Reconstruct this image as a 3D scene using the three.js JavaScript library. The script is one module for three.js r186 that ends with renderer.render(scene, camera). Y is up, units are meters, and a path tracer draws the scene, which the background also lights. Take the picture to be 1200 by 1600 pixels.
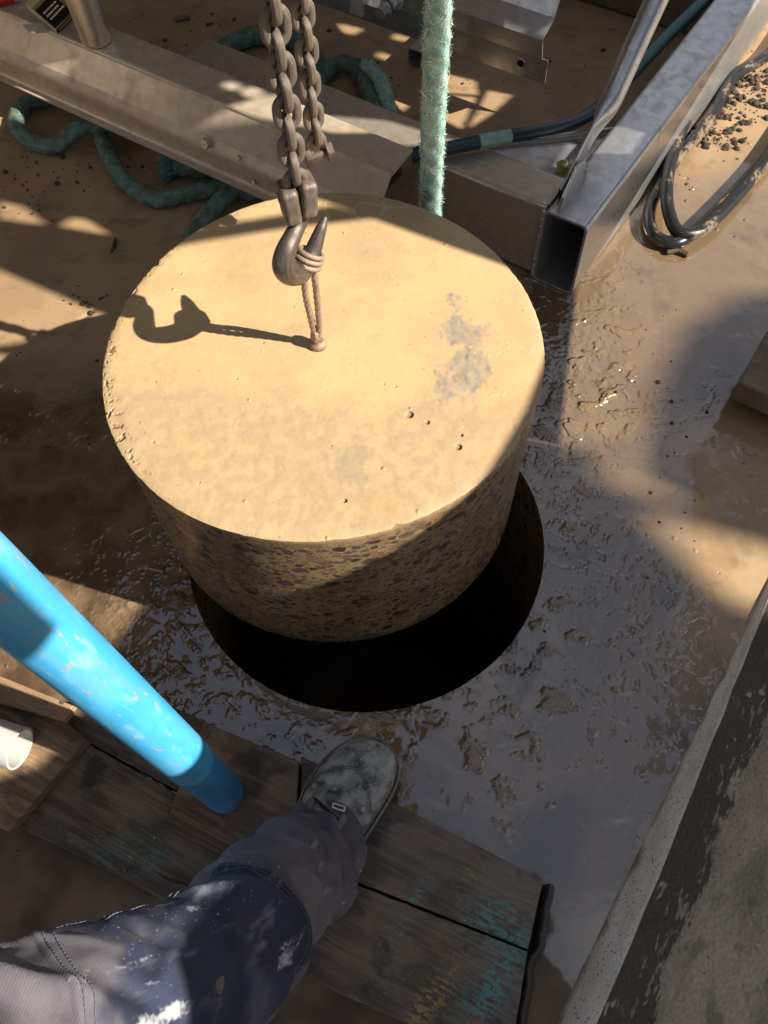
import * as THREE from 'three';
import { mergeGeometries } from 'three/addons/utils/BufferGeometryUtils.js';
import { RoundedBoxGeometry } from 'three/addons/geometries/RoundedBoxGeometry.js';

// ------------------------------------------------------------------ camera, sky, sun, exposure
const scene = new THREE.Scene();
const camera = new THREE.PerspectiveCamera(63.73, 0.75, 0.05, 400);
{
  const ct = Math.cos(1.056), st = Math.sin(1.056), ro = -0.04205, c = Math.cos(ro), s = Math.sin(ro);
  const f = new THREE.Vector3(0, -st, -ct), r = new THREE.Vector3(1, 0, 0), u = new THREE.Vector3().crossVectors(r, f);
  const r2 = r.clone().multiplyScalar(c).addScaledVector(u, s), u2 = u.clone().multiplyScalar(c).addScaledVector(r, -s);
  camera.matrixAutoUpdate = true;
  camera.position.set(0, 1.3763, 0);
  camera.quaternion.setFromRotationMatrix(new THREE.Matrix4().makeBasis(r2, u2, f.clone().negate()));
  camera.updateMatrixWorld();
}
const renderer = new THREE.WebGLRenderer({ antialias: true });
renderer.toneMapping = THREE.LinearToneMapping;
renderer.toneMappingExposure = 2.02;
renderer.shadowMap.enabled = true;
const SUN = new THREE.Vector3(1.08, 1, 0.42).normalize();
const sun = new THREE.DirectionalLight(new THREE.Color().setRGB(1, 0.945, 0.84), 5);
sun.position.copy(SUN).multiplyScalar(12).add(new THREE.Vector3(0, 0, -1));
sun.target.position.set(0, 0, -1);
sun.castShadow = true;
Object.assign(sun.shadow.camera, { left: -3.5, right: 3.5, top: 3.5, bottom: -3.5, near: 0.5, far: 30 });
sun.shadow.mapSize.set(4096, 4096); sun.shadow.radius = 1;
scene.add(sun, sun.target);

// ------------------------------------------------------------------ random and noise
function rng(seed) { let a = seed >>> 0; return () => { a = (a + 0x6D2B79F5) | 0; let t = Math.imul(a ^ (a >>> 15), 1 | a); t = (t + Math.imul(t ^ (t >>> 7), 61 | t)) ^ t; return ((t ^ (t >>> 14)) >>> 0) / 4294967296; }; }
const PERM = new Uint8Array(512), GX = new Float32Array(256), GY = new Float32Array(256), RV = new Float32Array(256);
{ const r = rng(77); const p = [...Array(256).keys()]; for (let i = 255; i > 0; i--) { const j = Math.floor(r() * (i + 1)); [p[i], p[j]] = [p[j], p[i]]; }
  for (let i = 0; i < 512; i++) PERM[i] = p[i & 255];
  for (let i = 0; i < 256; i++) { const a = r() * 6.2832; GX[i] = Math.cos(a); GY[i] = Math.sin(a); RV[i] = r(); } }
function ns(x, y) {                                    // gradient noise, about -0.7..0.7
  const xi = Math.floor(x), yi = Math.floor(y), fx = x - xi, fy = y - yi, X = xi & 255, Y = yi & 255;
  const a = PERM[X] + Y, b = PERM[(X + 1) & 255] + Y;
  const g0 = PERM[a], g1 = PERM[b], g2 = PERM[a + 1], g3 = PERM[b + 1];
  const u = fx * fx * fx * (fx * (fx * 6 - 15) + 10), v = fy * fy * fy * (fy * (fy * 6 - 15) + 10);
  const n0 = GX[g0] * fx + GY[g0] * fy, n1 = GX[g1] * (fx - 1) + GY[g1] * fy, n2 = GX[g2] * fx + GY[g2] * (fy - 1), n3 = GX[g3] * (fx - 1) + GY[g3] * (fy - 1);
  return n0 + u * (n1 - n0) + v * (n2 - n0 + u * (n0 - n1 - n2 + n3));
}
function fbm(x, y, o = 4) { let s = 0, a = 1, t = 0; for (let i = 0; i < o; i++) { s += a * ns(x, y); t += a; x = x * 2.03 + 17.3; y = y * 2.03 + 9.1; a *= 0.5; } return s / t * 1.6; }
const sat = (x) => x < 0 ? 0 : x > 1 ? 1 : x;
const ss = (a, b, x) => { x = sat((x - a) / (b - a)); return x * x * (3 - 2 * x); };
const mix = (a, b, t) => a + (b - a) * t;
const mix3 = (a, b, t) => [mix(a[0], b[0], t), mix(a[1], b[1], t), mix(a[2], b[2], t)];
function worley(x, y, jitter = 1) {                    // [distance to nearest, to second, id]
  const xi = Math.floor(x), yi = Math.floor(y); let d1 = 9, d2 = 9, id = 0;
  for (let j = -1; j < 2; j++) for (let i = -1; i < 2; i++) {
    const h = PERM[(PERM[(xi + i) & 255] + ((yi + j) & 255)) & 511], h2 = PERM[(h + 91) & 255];
    const dx = xi + i + 0.5 + (RV[h] - 0.5) * jitter - x, dy = yi + j + 0.5 + (RV[h2] - 0.5) * jitter - y, d = Math.sqrt(dx * dx + dy * dy);
    if (d < d1) { d2 = d1; d1 = d; id = h; } else if (d < d2) d2 = d;
  }
  return [d1, d2, id];
}

// ------------------------------------------------------------------ textures
const enc = (v) => { v = sat(v); return v <= 0.0031308 ? 12.92 * v : 1.055 * Math.pow(v, 1 / 2.4) - 0.055; };
function finish(t, srgb, wrap) { t.wrapS = t.wrapT = wrap; t.magFilter = t.minFilter = THREE.LinearFilter; if (srgb) t.colorSpace = THREE.SRGBColorSpace; t.needsUpdate = true; return t; }
// fn(u, v) with u, v in 0..1 -> { c: [r, g, b] linear, r: roughness, h: height 0..1 }
function texSet(w, h, fn, wrap = THREE.MirroredRepeatWrapping) {
  const C = new Uint8Array(w * h * 4), R = new Uint8Array(w * h * 4), H = new Float32Array(w * h * 4);
  for (let y = 0; y < h; y++) for (let x = 0; x < w; x++) {
    const k = (y * w + x) * 4, o = fn((x + 0.5) / w, (y + 0.5) / h);
    C[k] = enc(o.c[0]) * 255; C[k + 1] = enc(o.c[1]) * 255; C[k + 2] = enc(o.c[2]) * 255; C[k + 3] = 255;
    R[k] = R[k + 1] = R[k + 2] = sat(o.r) * 255; R[k + 3] = 255;
    H[k] = H[k + 1] = H[k + 2] = o.h; H[k + 3] = 1;
  }
  return {
    map: finish(new THREE.DataTexture(C, w, h, THREE.RGBAFormat), true, wrap),
    roughnessMap: finish(new THREE.DataTexture(R, w, h, THREE.RGBAFormat), false, wrap),
    bumpMap: finish(new THREE.DataTexture(H, w, h, THREE.RGBAFormat, THREE.FloatType), false, wrap),
  };
}
function std(set, bump, extra = {}, repeat) {
  const m = {};
  for (const k of ['map', 'roughnessMap', 'bumpMap']) { m[k] = set[k]; if (repeat) { m[k] = set[k].clone(); m[k].repeat.set(repeat[0], repeat[1]); m[k].needsUpdate = true; } }
  return new THREE.MeshPhysicalMaterial({ ...m, roughness: 1, metalness: 0, bumpScale: bump, ...extra });
}

// ------------------------------------------------------------------ sky (air and thin cloud only)
{
  const w = 1024, h = 512, d = new Float32Array(w * h * 4);
  for (let y = 0; y < h; y++) for (let x = 0; x < w; x++) {
    const v = (y + 0.5) / h, el = (v - 0.5) * Math.PI, az = ((x + 0.5) / w - 0.5) * 2 * Math.PI;
    const dy = Math.sin(el), ce = Math.cos(el), dx = Math.cos(az) * ce, dz = Math.sin(az) * ce;
    const up = Math.max(0, dy), cs = Math.max(0, dx * SUN.x + dy * SUN.y + dz * SUN.z);
    const t = Math.pow(1 - up, 2.2);
    let c = mix3([0.30, 0.355, 0.49], [0.61, 0.61, 0.62], t);
    const g = 0.5 * Math.pow(cs, 12) + 0.9 * Math.pow(cs, 90);
    c = [c[0] + g, c[1] + g * 0.95, c[2] + g * 0.85];
    if (dy > 0.02) {
      const px = dx / (dy + 0.25), pz = dz / (dy + 0.25);
      const cl = ss(0.02, 0.55, fbm(px * 1.7 + 4, pz * 1.7 + 2, 5)) * ss(0.02, 0.2, dy);
      c = mix3(c, [0.95, 0.95, 0.97], cl * 0.65);
    }
    if (dy < 0) c = mix3(c, [0.2, 0.16, 0.11], ss(0, -0.08, dy));
    const k = (y * w + x) * 4; d[k] = c[0]; d[k + 1] = c[1]; d[k + 2] = c[2]; d[k + 3] = 1;
  }
  const t = new THREE.DataTexture(d, w, h, THREE.RGBAFormat, THREE.FloatType);
  t.mapping = THREE.EquirectangularReflectionMapping; t.magFilter = t.minFilter = THREE.LinearFilter; t.needsUpdate = true;
  scene.background = t; scene.environment = t; scene.backgroundIntensity = scene.environmentIntensity = 0.39;
}

// ------------------------------------------------------------------ building helpers
const V = (x, y, z) => new THREE.Vector3(x, y, z);
const used = {};
function numbered(n) { used[n] = (used[n] ?? -1) + 1; return used[n] ? `${n}_${String(used[n]).padStart(3, '0')}` : n; }
function mesh(name, geo, mat, parent = scene) {
  const m = new THREE.Mesh(geo, mat); m.name = parent === scene ? numbered(name) : name; m.castShadow = m.receiveShadow = true; parent.add(m); return m;
}
function tag(o, label, category, group) { o.userData = { ...o.userData, label, category }; if (group) o.userData.group = group; return o; }
function thing(name, label, category, pos = [0, 0, 0], turn = 0, group) { const g = new THREE.Group(); g.name = numbered(name); g.position.set(...pos); g.rotation.y = turn; scene.add(g); return tag(g, label, category, group); }
function struct(o) { o.userData.kind = 'structure'; return o; }
function stuff(o) { o.userData.kind = 'stuff'; return o; }
// box-projected uv in metres
function boxUV(geo) {
  const g = geo.index ? geo.toNonIndexed() : geo, p = g.attributes.position; g.computeVertexNormals();
  const n = g.attributes.normal, uv = new Float32Array(p.count * 2);
  for (let i = 0; i < p.count; i += 3) {
    const a = V().fromBufferAttribute(p, i), b = V().fromBufferAttribute(p, i + 1), c = V().fromBufferAttribute(p, i + 2);
    const f = b.clone().sub(a).cross(c.clone().sub(a)), ax = Math.abs(f.x), ay = Math.abs(f.y), az = Math.abs(f.z);
    [a, b, c].forEach((q, k) => { const [s, t] = ay >= ax && ay >= az ? [q.x, q.z] : ax >= az ? [q.z, q.y] : [q.x, q.y]; uv[(i + k) * 2] = s; uv[(i + k) * 2 + 1] = t; });
  }
  g.setAttribute('uv', new THREE.BufferAttribute(uv, 2)); return g;
}
const place = (g, x, y, z) => g.translate(x, y, z);
// swept tube: r(t) or number, disp(t, theta, length) multiplies the radius, uv in metres along and 0..1 round
function sweep(pts, r, o = {}) {
  const { rings = 60, rad = 12, disp, closed = false, cap = true, tension = 0.5, flat = 1 } = o;
  const curve = pts.getPoint ? pts : new THREE.CatmullRomCurve3(pts, closed, 'centripetal', tension);
  const L = curve.getLength(), fr = curve.computeFrenetFrames(rings, closed), P = [], U = [], I = [], W = rad + 1;
  for (let i = 0; i <= rings; i++) {
    const t = i / rings, c = curve.getPointAt(t), N = fr.normals[i], B = fr.binormals[i], R = typeof r === 'function' ? r(t) : r;
    for (let j = 0; j <= rad; j++) {
      const th = j / rad * Math.PI * 2, k = R * (disp ? disp(t, th, t * L) : 1), a = Math.cos(th) * k, b = Math.sin(th) * k * flat;
      P.push(c.x + N.x * a + B.x * b, c.y + N.y * a + B.y * b, c.z + N.z * a + B.z * b); U.push(t * L, j / rad);
    }
  }
  for (let i = 0; i < rings; i++) for (let j = 0; j < rad; j++) { const a = i * W + j, b = a + W; I.push(a, a + 1, b, b, a + 1, b + 1); }
  if (cap && !closed) for (const [e, row] of [[0, 0], [1, rings]]) {
    const c = curve.getPointAt(e), at = P.length / 3; P.push(c.x, c.y, c.z); U.push(e * L, 0.5);
    for (let j = 0; j < rad; j++) e ? I.push(row * W + j, row * W + j + 1, at) : I.push(j + 1, j, at);
  }
  const g = new THREE.BufferGeometry(); g.setAttribute('position', new THREE.Float32BufferAttribute(P, 3)); g.setAttribute('uv', new THREE.Float32BufferAttribute(U, 2)); g.setIndex(I); g.computeVertexNormals();
  if (disp || true) {                                  // close the shading seam round the tube
    const n = g.attributes.normal;
    for (let i = 0; i <= rings; i++) { const a = i * W, b = a + rad; const q = V(n.getX(a) + n.getX(b), n.getY(a) + n.getY(b), n.getZ(a) + n.getZ(b)).normalize(); n.setXYZ(a, q.x, q.y, q.z); n.setXYZ(b, q.x, q.y, q.z); }
  }
  g.userData = { curve, L, fr, rings }; return g;
}
function poly(pts, depth, o = {}) {                     // polygon in x,y extruded along z
  const s = new THREE.Shape(pts.map((p) => new THREE.Vector2(p[0], p[1])));
  for (const h of o.holes || []) s.holes.push(new THREE.Path(h.map((p) => new THREE.Vector2(p[0], p[1]))));
  const bev = o.bevel || 0;
  const g = new THREE.ExtrudeGeometry(s, { depth: depth - 2 * bev, bevelEnabled: bev > 0, bevelThickness: bev, bevelSize: bev, bevelOffset: -bev, bevelSegments: 2, curveSegments: o.curve || 12, steps: o.steps || 1 });
  if (bev) g.translate(0, 0, bev); return g;
}
const circ = (x, y, r, n = 20) => [...Array(n)].map((_, i) => [x + r * Math.cos(i / n * 6.28319), y + r * Math.sin(i / n * 6.28319)]);
function rrect(w, h, r, n = 5) { const o = []; for (const [cx, cy, a] of [[w / 2 - r, h / 2 - r, 0], [-w / 2 + r, h / 2 - r, 1], [-w / 2 + r, -h / 2 + r, 2], [w / 2 - r, -h / 2 + r, 3]]) for (let i = 0; i <= n; i++) { const t = (a + i / n) * Math.PI / 2; o.push([cx + r * Math.cos(t), cy + r * Math.sin(t)]); } return o; }
// plan polygon [x, z] extruded up from y0 to y1, edges slightly rounded
function slab(pts, y0, y1, bevel = 0.002) { const g = poly(pts.map(([x, z]) => [x, -z]), y1 - y0, { bevel }); g.rotateX(-Math.PI / 2); g.translate(0, y0, 0); return g; }
function hexBolt(r, h, washer = true) {                 // head up along +y, standing on y = 0
  const a = []; if (washer) { const w = new THREE.CylinderGeometry(r * 1.35, r * 1.35, h * 0.22, 20); w.translate(0, h * 0.11, 0); a.push(w.toNonIndexed()); }
  const b = poly([...Array(6)].map((_, i) => [r * Math.cos(i * Math.PI / 3), r * Math.sin(i * Math.PI / 3)]), h * 0.78, { bevel: r * 0.08 }); b.rotateX(-Math.PI / 2); b.translate(0, h * 0.22, 0); a.push(b);
  for (const g of a) for (const k of Object.keys(g.attributes)) if (!['position', 'normal', 'uv'].includes(k)) g.deleteAttribute(k);
  return mergeGeometries(a.map((g) => g.index ? g.toNonIndexed() : g));
}

// ------------------------------------------------------------------ the ground: slurry over concrete, with the cored hole
const HOLE = { x: -0.0365, z: -0.7262, r: 0.3347 };
const GX0 = -1.45, GZ0 = -2.75, GS = 3.0;
const MUD = [0.34, 0.222, 0.117], MUDD = [0.22, 0.14, 0.074], MUDW = [0.085, 0.053, 0.031];
function lumps(x, z, f) {                               // irregular squiggly ridges of thick slurry
  const wx = x + 0.02 * ns(x * 14 + 3, z * 14), wz = z + 0.02 * ns(x * 14, z * 14 + 8);
  return ss(0.05, 0.5, ns(wx * f, wz * f * 1.25) + 0.35 * ns(wx * f * 2.1 + 5, wz * f * 2.1));
}
const FILM = new Uint8Array(1024 * 1024 * 4);
const groundSet = texSet(2048, 2048, (u, v) => {
  const x = GX0 + u * GS, z = GZ0 + v * GS;
  const dh = Math.hypot(x - HOLE.x, z - HOLE.z) - HOLE.r;
  const big = fbm(x * 1.6 + 3, z * 1.6 + 1, 4), mid = fbm(x * 7, z * 7 + 4, 4), fine = ns(x * 60, z * 60) * 0.6 + ns(x * 140, z * 140) * 0.4;
  // where the slurry lies wet and rippled
  const wx = x + 0.06 * mid, wz = z + 0.06 * ns(x * 5 + 9, z * 5);
  const rightWet = ss(0.14, 0.34, wx + 0.55 * (wz < -1.3 ? wz + 1.3 : 0)) * ss(-1.9, -1.5, wz);
  const frontWet = ss(0.46, 0.10, dh) * ss(-1.05, -0.65, wz);
  const leftWet = ss(-0.15, -0.35, wx) * ss(-1.25, -1.0, wz) * ss(-0.28, -0.42, wz), lowDamp = ss(-0.35, -0.2, wz) * ss(0.34, 0.22, wx + 0.3 * wz);
  const dryRight = ss(0.44, 0.62, wx + 0.08 * big) * ss(-1.02, -0.86, wz) * ss(-0.3, -0.55, wz);
  let wet = sat(Math.max(rightWet, frontWet, leftWet * 0.8) - 0.6 * dryRight);
  const shore = ss(-0.3, 0.05, mid + 0.8 * ns(x * 3.1, z * 3.1) + (wet - 0.5) * 2.6); wet = sat(wet * 0.4 + shore * wet * 0.8);
  // ripples
  const rip = Math.max(frontWet * 0.95, rightWet * ss(0.95, 0.25, dh) * ss(-1.15, -0.8, z) * 0.8, leftWet * 0.45, rightWet * ss(0.45, 0.2, Math.hypot(x - 0.40, (z + 1.15) * 0.8)) * 0.9);
  const calm = ss(0.2, 0.06, Math.hypot((x - 0.62) * 1.1, z + 1.18));
  // islands of thick mud standing through the film, fine wrinkles between them
  const w1 = x + 0.018 * ns(x * 16 + 3, z * 16), w2 = z + 0.018 * ns(x * 16, z * 16 + 8), big1 = ns(w1 * 20, w2 * 27) + 0.45 * ns(w1 * 47 + 5, w2 * 60) + 0.2 * ns(x * 110, z * 110), patch = ss(-0.25, 0.3, ns(x * 4.3, z * 4.3 + 7) + 0.25 * mid);
  const L1 = ss(0.10, 0.46, big1 - 0.35 * (1 - patch) * (1 - ss(0.3, 0.1, Math.hypot((x - 0.17) * 0.8, z + 0.45)))), L2 = ss(-0.05, 0.6, ns(w1 * 34 + 7, w2 * 44) + 0.55 * ns(w1 * 75, w2 * 88 + 4) + 0.3 * ns(x * 170, z * 170)), isl = ss(0.27, 0.12, Math.hypot((x - 0.17) * 0.8, z + 0.45)), bandR = ss(0.32, 0.12, Math.hypot((x - 0.33) * 1.2, (z + 0.93) * 0.8));
  const amp = rip * (1 - 0.95 * calm), wr = amp * sat(0.05 + 0.75 * bandR + 0.5 * leftWet + 0.5 * ss(0, 0.35, ns(x * 3.3 + 20, z * 3.3) + 0.5 * ns(x * 9, z * 9 + 2)));
  let h = 0.25 + 0.10 * mid + 0.05 * big + amp * (0.42 * L1 * sat(0.25 + 0.4 * patch + 0.8 * isl)) + wr * 0.22 * L2 + 0.010 * fine * (1 - wet * 0.8);
  const GL = ss(0.30, 0.06, Math.hypot((x - 0.37) * 1.05, (z + 1.14) * 0.75)); h += GL * (0.42 * ss(0.14, 0.36, ns(w1 * 27 + 50, w2 * 36) + 0.4 * ns(w1 * 70, w2 * 80 + 9)) + 0.10 * ns(x * 85, z * 85));
  h += wet * 0.07 * ns(x * 10 + 2 * mid, z * 8 + 3); h += wet * 0.03 * ns(x * 19 + 3 * mid, z * 19);
  // trowel streaks left of the core
  const lx = (x + 0.641), lz = (z + 1.322), al = (lx * -0.654 + lz * 0.757), ac = (lx * 0.757 + lz * 0.654) + 0.006 * ns(al * 30, 2);
  if (al > -0.12 && al < 0.75) { const q = Math.exp(-(ac * ac) / 0.00005) * ss(-0.12, 0, al) * ss(0.75, 0.4, al); h -= 0.35 * q; }
  const st = ss(0, 0.05, ac) * ss(0.34, 0.16, ac) * ss(-0.1, 0.05, al) * ss(0.42, 0.28, al); h += st * 0.10 * ns(ac * 5 + 4, al * 55);
  // a few pits and bits of grit, of uneven size
  const wo = worley(x * 26 + 0.3 * mid, z * 26), sz = 0.06 + 0.12 * RV[(wo[2] + 40) & 255], near = ss(-0.1, 0.3, ns(x * 3 + 5, z * 3));
  if (wo[2] > 222) h += 0.3 * ss(sz, sz * 0.2, wo[0]) * near; else if (wo[2] < 14) h -= 0.2 * ss(sz, sz * 0.4, wo[0]) * near;
  // colour: pale settled slurry, darker thick mud, dark bare patches
  let c = mix3(MUD, MUDD, sat(0.10 + 0.45 * ss(-0.1, 0.5, mid + 0.6 * big) + 0.3 * L1 * rip));
  const damp = (1 - 0.35 * L1 * rip) * Math.max(0.85 * leftWet * (0.7 + 0.5 * ss(-0.2, 0.3, mid)), 0.75 * frontWet, 0.6 * rightWet * (1 - 0.8 * dryRight), 0.9 * lowDamp * (0.6 + 0.5 * ss(-0.3, 0.3, mid)));
  c = mix3(c, MUDW, sat(damp + 0.3 * ss(0.2, 0.6, -mid - 0.3 * big) - 0.15 * patch * frontWet));
  c = mix3(c, [0.40, 0.265, 0.135], 0.6 * dryRight);
  const scuffs = ss(0.15, 0.5, fbm(x * 13 + 50, z * 17, 5)) * (1 - wet); c = mix3(c, MUDW, scuffs * 0.35); const k = 1 + 0.09 * fine; c = [c[0] * k, c[1] * k, c[2] * k];
  const r = mix(0.66 + 0.15 * mid, 0.10 + 0.1 * sat(mid), wet) + 0.03 * fine;
  const film = ss(0.42, 0.58, 0.25 * GL + wet + 0.25 * mid + 0.1 * ns(x * 30, z * 30)) * (1 - 0.6 * sat(amp * 1.2 * L1)), q = (Math.floor(v * 1024) * 1024 + Math.floor(u * 1024)) * 4;
  FILM[q] = FILM[q + 1] = FILM[q + 2] = FILM[q + 3] = (0.3 + 0.7 * film) * 255;
  return { c, r: Math.max(0.05, mix(r, 0.07, film)), h };
});
groundSet.specularIntensityMap = finish(new THREE.DataTexture(FILM, 1024, 1024, THREE.RGBAFormat), false, THREE.MirroredRepeatWrapping);
for (const k of Object.keys(groundSet)) { groundSet[k].repeat.set(1 / GS, 1 / GS); groundSet[k].offset.set(-GX0 / GS, -GZ0 / GS); }
const groundMat = std(groundSet, 0.010, { ior: 2.3, specularIntensity: 1, specularIntensityMap: groundSet.specularIntensityMap });
{
  const sh = new THREE.Shape([[-150, -150], [150, -150], [150, 150], [-150, 150]].map((p) => new THREE.Vector2(...p)));
  const path = new THREE.Path(), r = rng(5), n = 260, ring = [];
  for (let i = 0; i < n; i++) { const a = i / n * Math.PI * 2, R = HOLE.r + 0.0012 * ns(Math.cos(a) * 22, Math.sin(a) * 22) - 0.0018 * Math.max(0, ns(a * 9, 3)); ring.push([HOLE.x + R * Math.cos(a), -(HOLE.z + R * Math.sin(a))]); }
  sh.holes.push(new THREE.Path(ring.map((p) => new THREE.Vector2(...p))));
  const g = new THREE.ShapeGeometry(sh); g.rotateX(-Math.PI / 2);
  const p = g.attributes.position, uv = g.attributes.uv; for (let i = 0; i < p.count; i++) uv.setXY(i, p.getX(i), p.getZ(i));
  struct(mesh('ground', g, groundMat)).userData.label = 'flat concrete ground under tan drilling slurry with a round cored hole';
}
// cut concrete: flush pebbles in mortar
function cutConcrete(W, Hh, mudTop) {
  return (u, v) => {
    const x = u * W, y = v * Hh, wx = x + 0.004 * ns(x * 60, y * 60), wy = y + 0.003 * ns(x * 60 + 9, y * 60);
    const A = worley(wx * 36, wy * 50), B = worley(wx * 72 + 4, wy * 104 + 8), D = worley(wx * 165 + 1, wy * 215);
    const f = ns(x * 240, y * 240), r1 = RV[(A[2] * 7 + 13) & 255], r2 = RV[(B[2] * 3 + 5) & 255], r3 = RV[(D[2] * 11 + 2) & 255];
    const tones = [[0.095, 0.055, 0.042], [0.13, 0.09, 0.055], [0.28, 0.14, 0.05], [0.17, 0.105, 0.065], [0.10, 0.07, 0.065], [0.22, 0.155, 0.095], [0.055, 0.037, 0.028], [0.34, 0.22, 0.12]];
    let m = mix3([0.33, 0.215, 0.12], [0.24, 0.145, 0.078], ss(-0.2, 0.4, fbm(x * 9, y * 9, 3))), stone = 0;
    const lay = (w, r, keep, lo, hi, q) => { if (r > keep) { const k = lo + hi * RV[(w[2] * 13 + 7) & 255], e = ss(k, k - 0.05, w[0] + 0.04 * f); m = mix3(m, tones[Math.floor(RV[(w[2] * 5 + q) & 255] * 7.99)].map((t) => t * (1 + 0.12 * f)), e); stone = Math.max(stone, e); } };
    lay(D, r3, 0.35, 0.22, 0.22, 3); lay(B, r2, 0.25, 0.28, 0.24, 9); lay(A, r1, 0.62, 0.26, 0.26, 21);
    const smear = ss(0.15, 0.6, fbm(x * 26, y * 5 + 3, 3)); m = mix3(m, [0.25, 0.16, 0.08], smear * 0.3); const ringy = ns(x * 3, y * 420) * ss(0, 0.4, ns(x * 4, y * 30));
    if (mudTop) { const e = ss(0.02 + 0.012 * ns(x * 25, 3), 0.0, Hh - y); m = mix3(m, MUD, e * 0.8); const bb = ss(0.03 + 0.02 * ns(x * 18, 7), 0.012, y); m = mix3(m, [0.2, 0.15, 0.1], bb * 0.6); }
    return { c: m.map((q) => 0.74 * q * (1 + 0.15 * f)), r: 0.34 - 0.08 * stone + 0.1 * f + 0.2 * smear, h: 0.5 + 0.03 * stone - (r3 > 0.96 ? 0.35 * ss(0.3, 0.15, D[0]) : 0) + 0.08 * f + 0.06 * ringy };
  };
}
const sideSet = texSet(2048, 384, cutConcrete(2.011, 0.377, true), THREE.RepeatWrapping);
{
  const n = 160, P = [], U = [], I = [], D = 1.7;
  for (let i = 0; i <= n; i++) { const a = i / n * Math.PI * 2; for (const y of [0, -D]) { P.push(HOLE.x + HOLE.r * Math.cos(a), y, HOLE.z + HOLE.r * Math.sin(a)); U.push(i / n, 1 + y / 0.377); } }
  for (let i = 0; i < n; i++) I.push(i * 2, i * 2 + 2, i * 2 + 1, i * 2 + 1, i * 2 + 2, i * 2 + 3);
  const g = new THREE.BufferGeometry(); g.setAttribute('position', new THREE.Float32BufferAttribute(P, 3)); g.setAttribute('uv', new THREE.Float32BufferAttribute(U, 2)); g.setIndex(I); g.computeVertexNormals();
  struct(mesh('hole_wall', g, std(sideSet, 0.001)));
  const b = new THREE.CircleGeometry(HOLE.r + 0.03, 64); b.rotateX(-Math.PI / 2); b.translate(HOLE.x, -1.68, HOLE.z);
  struct(mesh('hole_floor', b, new THREE.MeshStandardMaterial({ color: new THREE.Color().setRGB(0.24, 0.16, 0.09), roughness: 0.9 })));
  const w = new THREE.CircleGeometry(HOLE.r, 96); w.rotateX(-Math.PI / 2); w.translate(HOLE.x, -1.5, HOLE.z);
  struct(mesh('water', w, new THREE.MeshPhysicalMaterial({ color: new THREE.Color().setRGB(0.2, 0.13, 0.07), roughness: 0.02, ior: 1.33 })));
}

// ------------------------------------------------------------------ added unseen plates to the right, cut to cast the shade and sun patches
const metalSet = texSet(1024, 1024, (u, v) => {
  const x = u * 0.8, y = v * 0.8, a = fbm(x * 9, y * 9, 5), b = fbm(x * 40 + 3, y * 40, 3), s = ns(x * 5, y * 260), w = worley(x * 90, y * 90);
  const dirt = ss(-0.05, 0.55, a + 0.35 * b), speck = w[2] < 18 ? ss(0.05 + 0.2 * RV[(w[2] + 50) & 255], 0.03, w[0]) : 0;
  let c = mix3([0.62, 0.62, 0.62], [0.55, 0.545, 0.53], ss(-0.3, 0.4, b)); c = mix3(c, [0.40, 0.35, 0.28], dirt * 0.4); c = mix3(c, [0.3, 0.22, 0.13], speck * 0.7);
  return { c, r: 0.3 + 0.05 * b + 0.12 * dirt + 0.05 * s + 0.2 * speck, h: 0.5 + 0.1 * s + 0.12 * b + 0.35 * speck };
});
const R8 = [1 / 0.8, 1 / 0.8];
const galv = std(metalSet, 0.0003, { metalness: 0.85, color: new THREE.Color().setRGB(1.0, 1.0, 1.02) }, R8);
const muddyMetal = std(metalSet, 0.0004, { metalness: 0.6, color: new THREE.Color().setRGB(0.85, 0.74, 0.6) }, R8);
const tanMetal = std(metalSet, 0.0004, { metalness: 0.25, color: new THREE.Color().setRGB(0.86, 0.70, 0.52) }, R8);
const darkMetal = std(metalSet, 0.0004, { metalness: 0.75, color: new THREE.Color().setRGB(0.5, 0.46, 0.42) }, R8);
const Hn = V(SUN.x, 0, SUN.z).normalize(), Tn = V(-Hn.z, 0, Hn.x), BLOCKER_DIST = 0.85;
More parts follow.
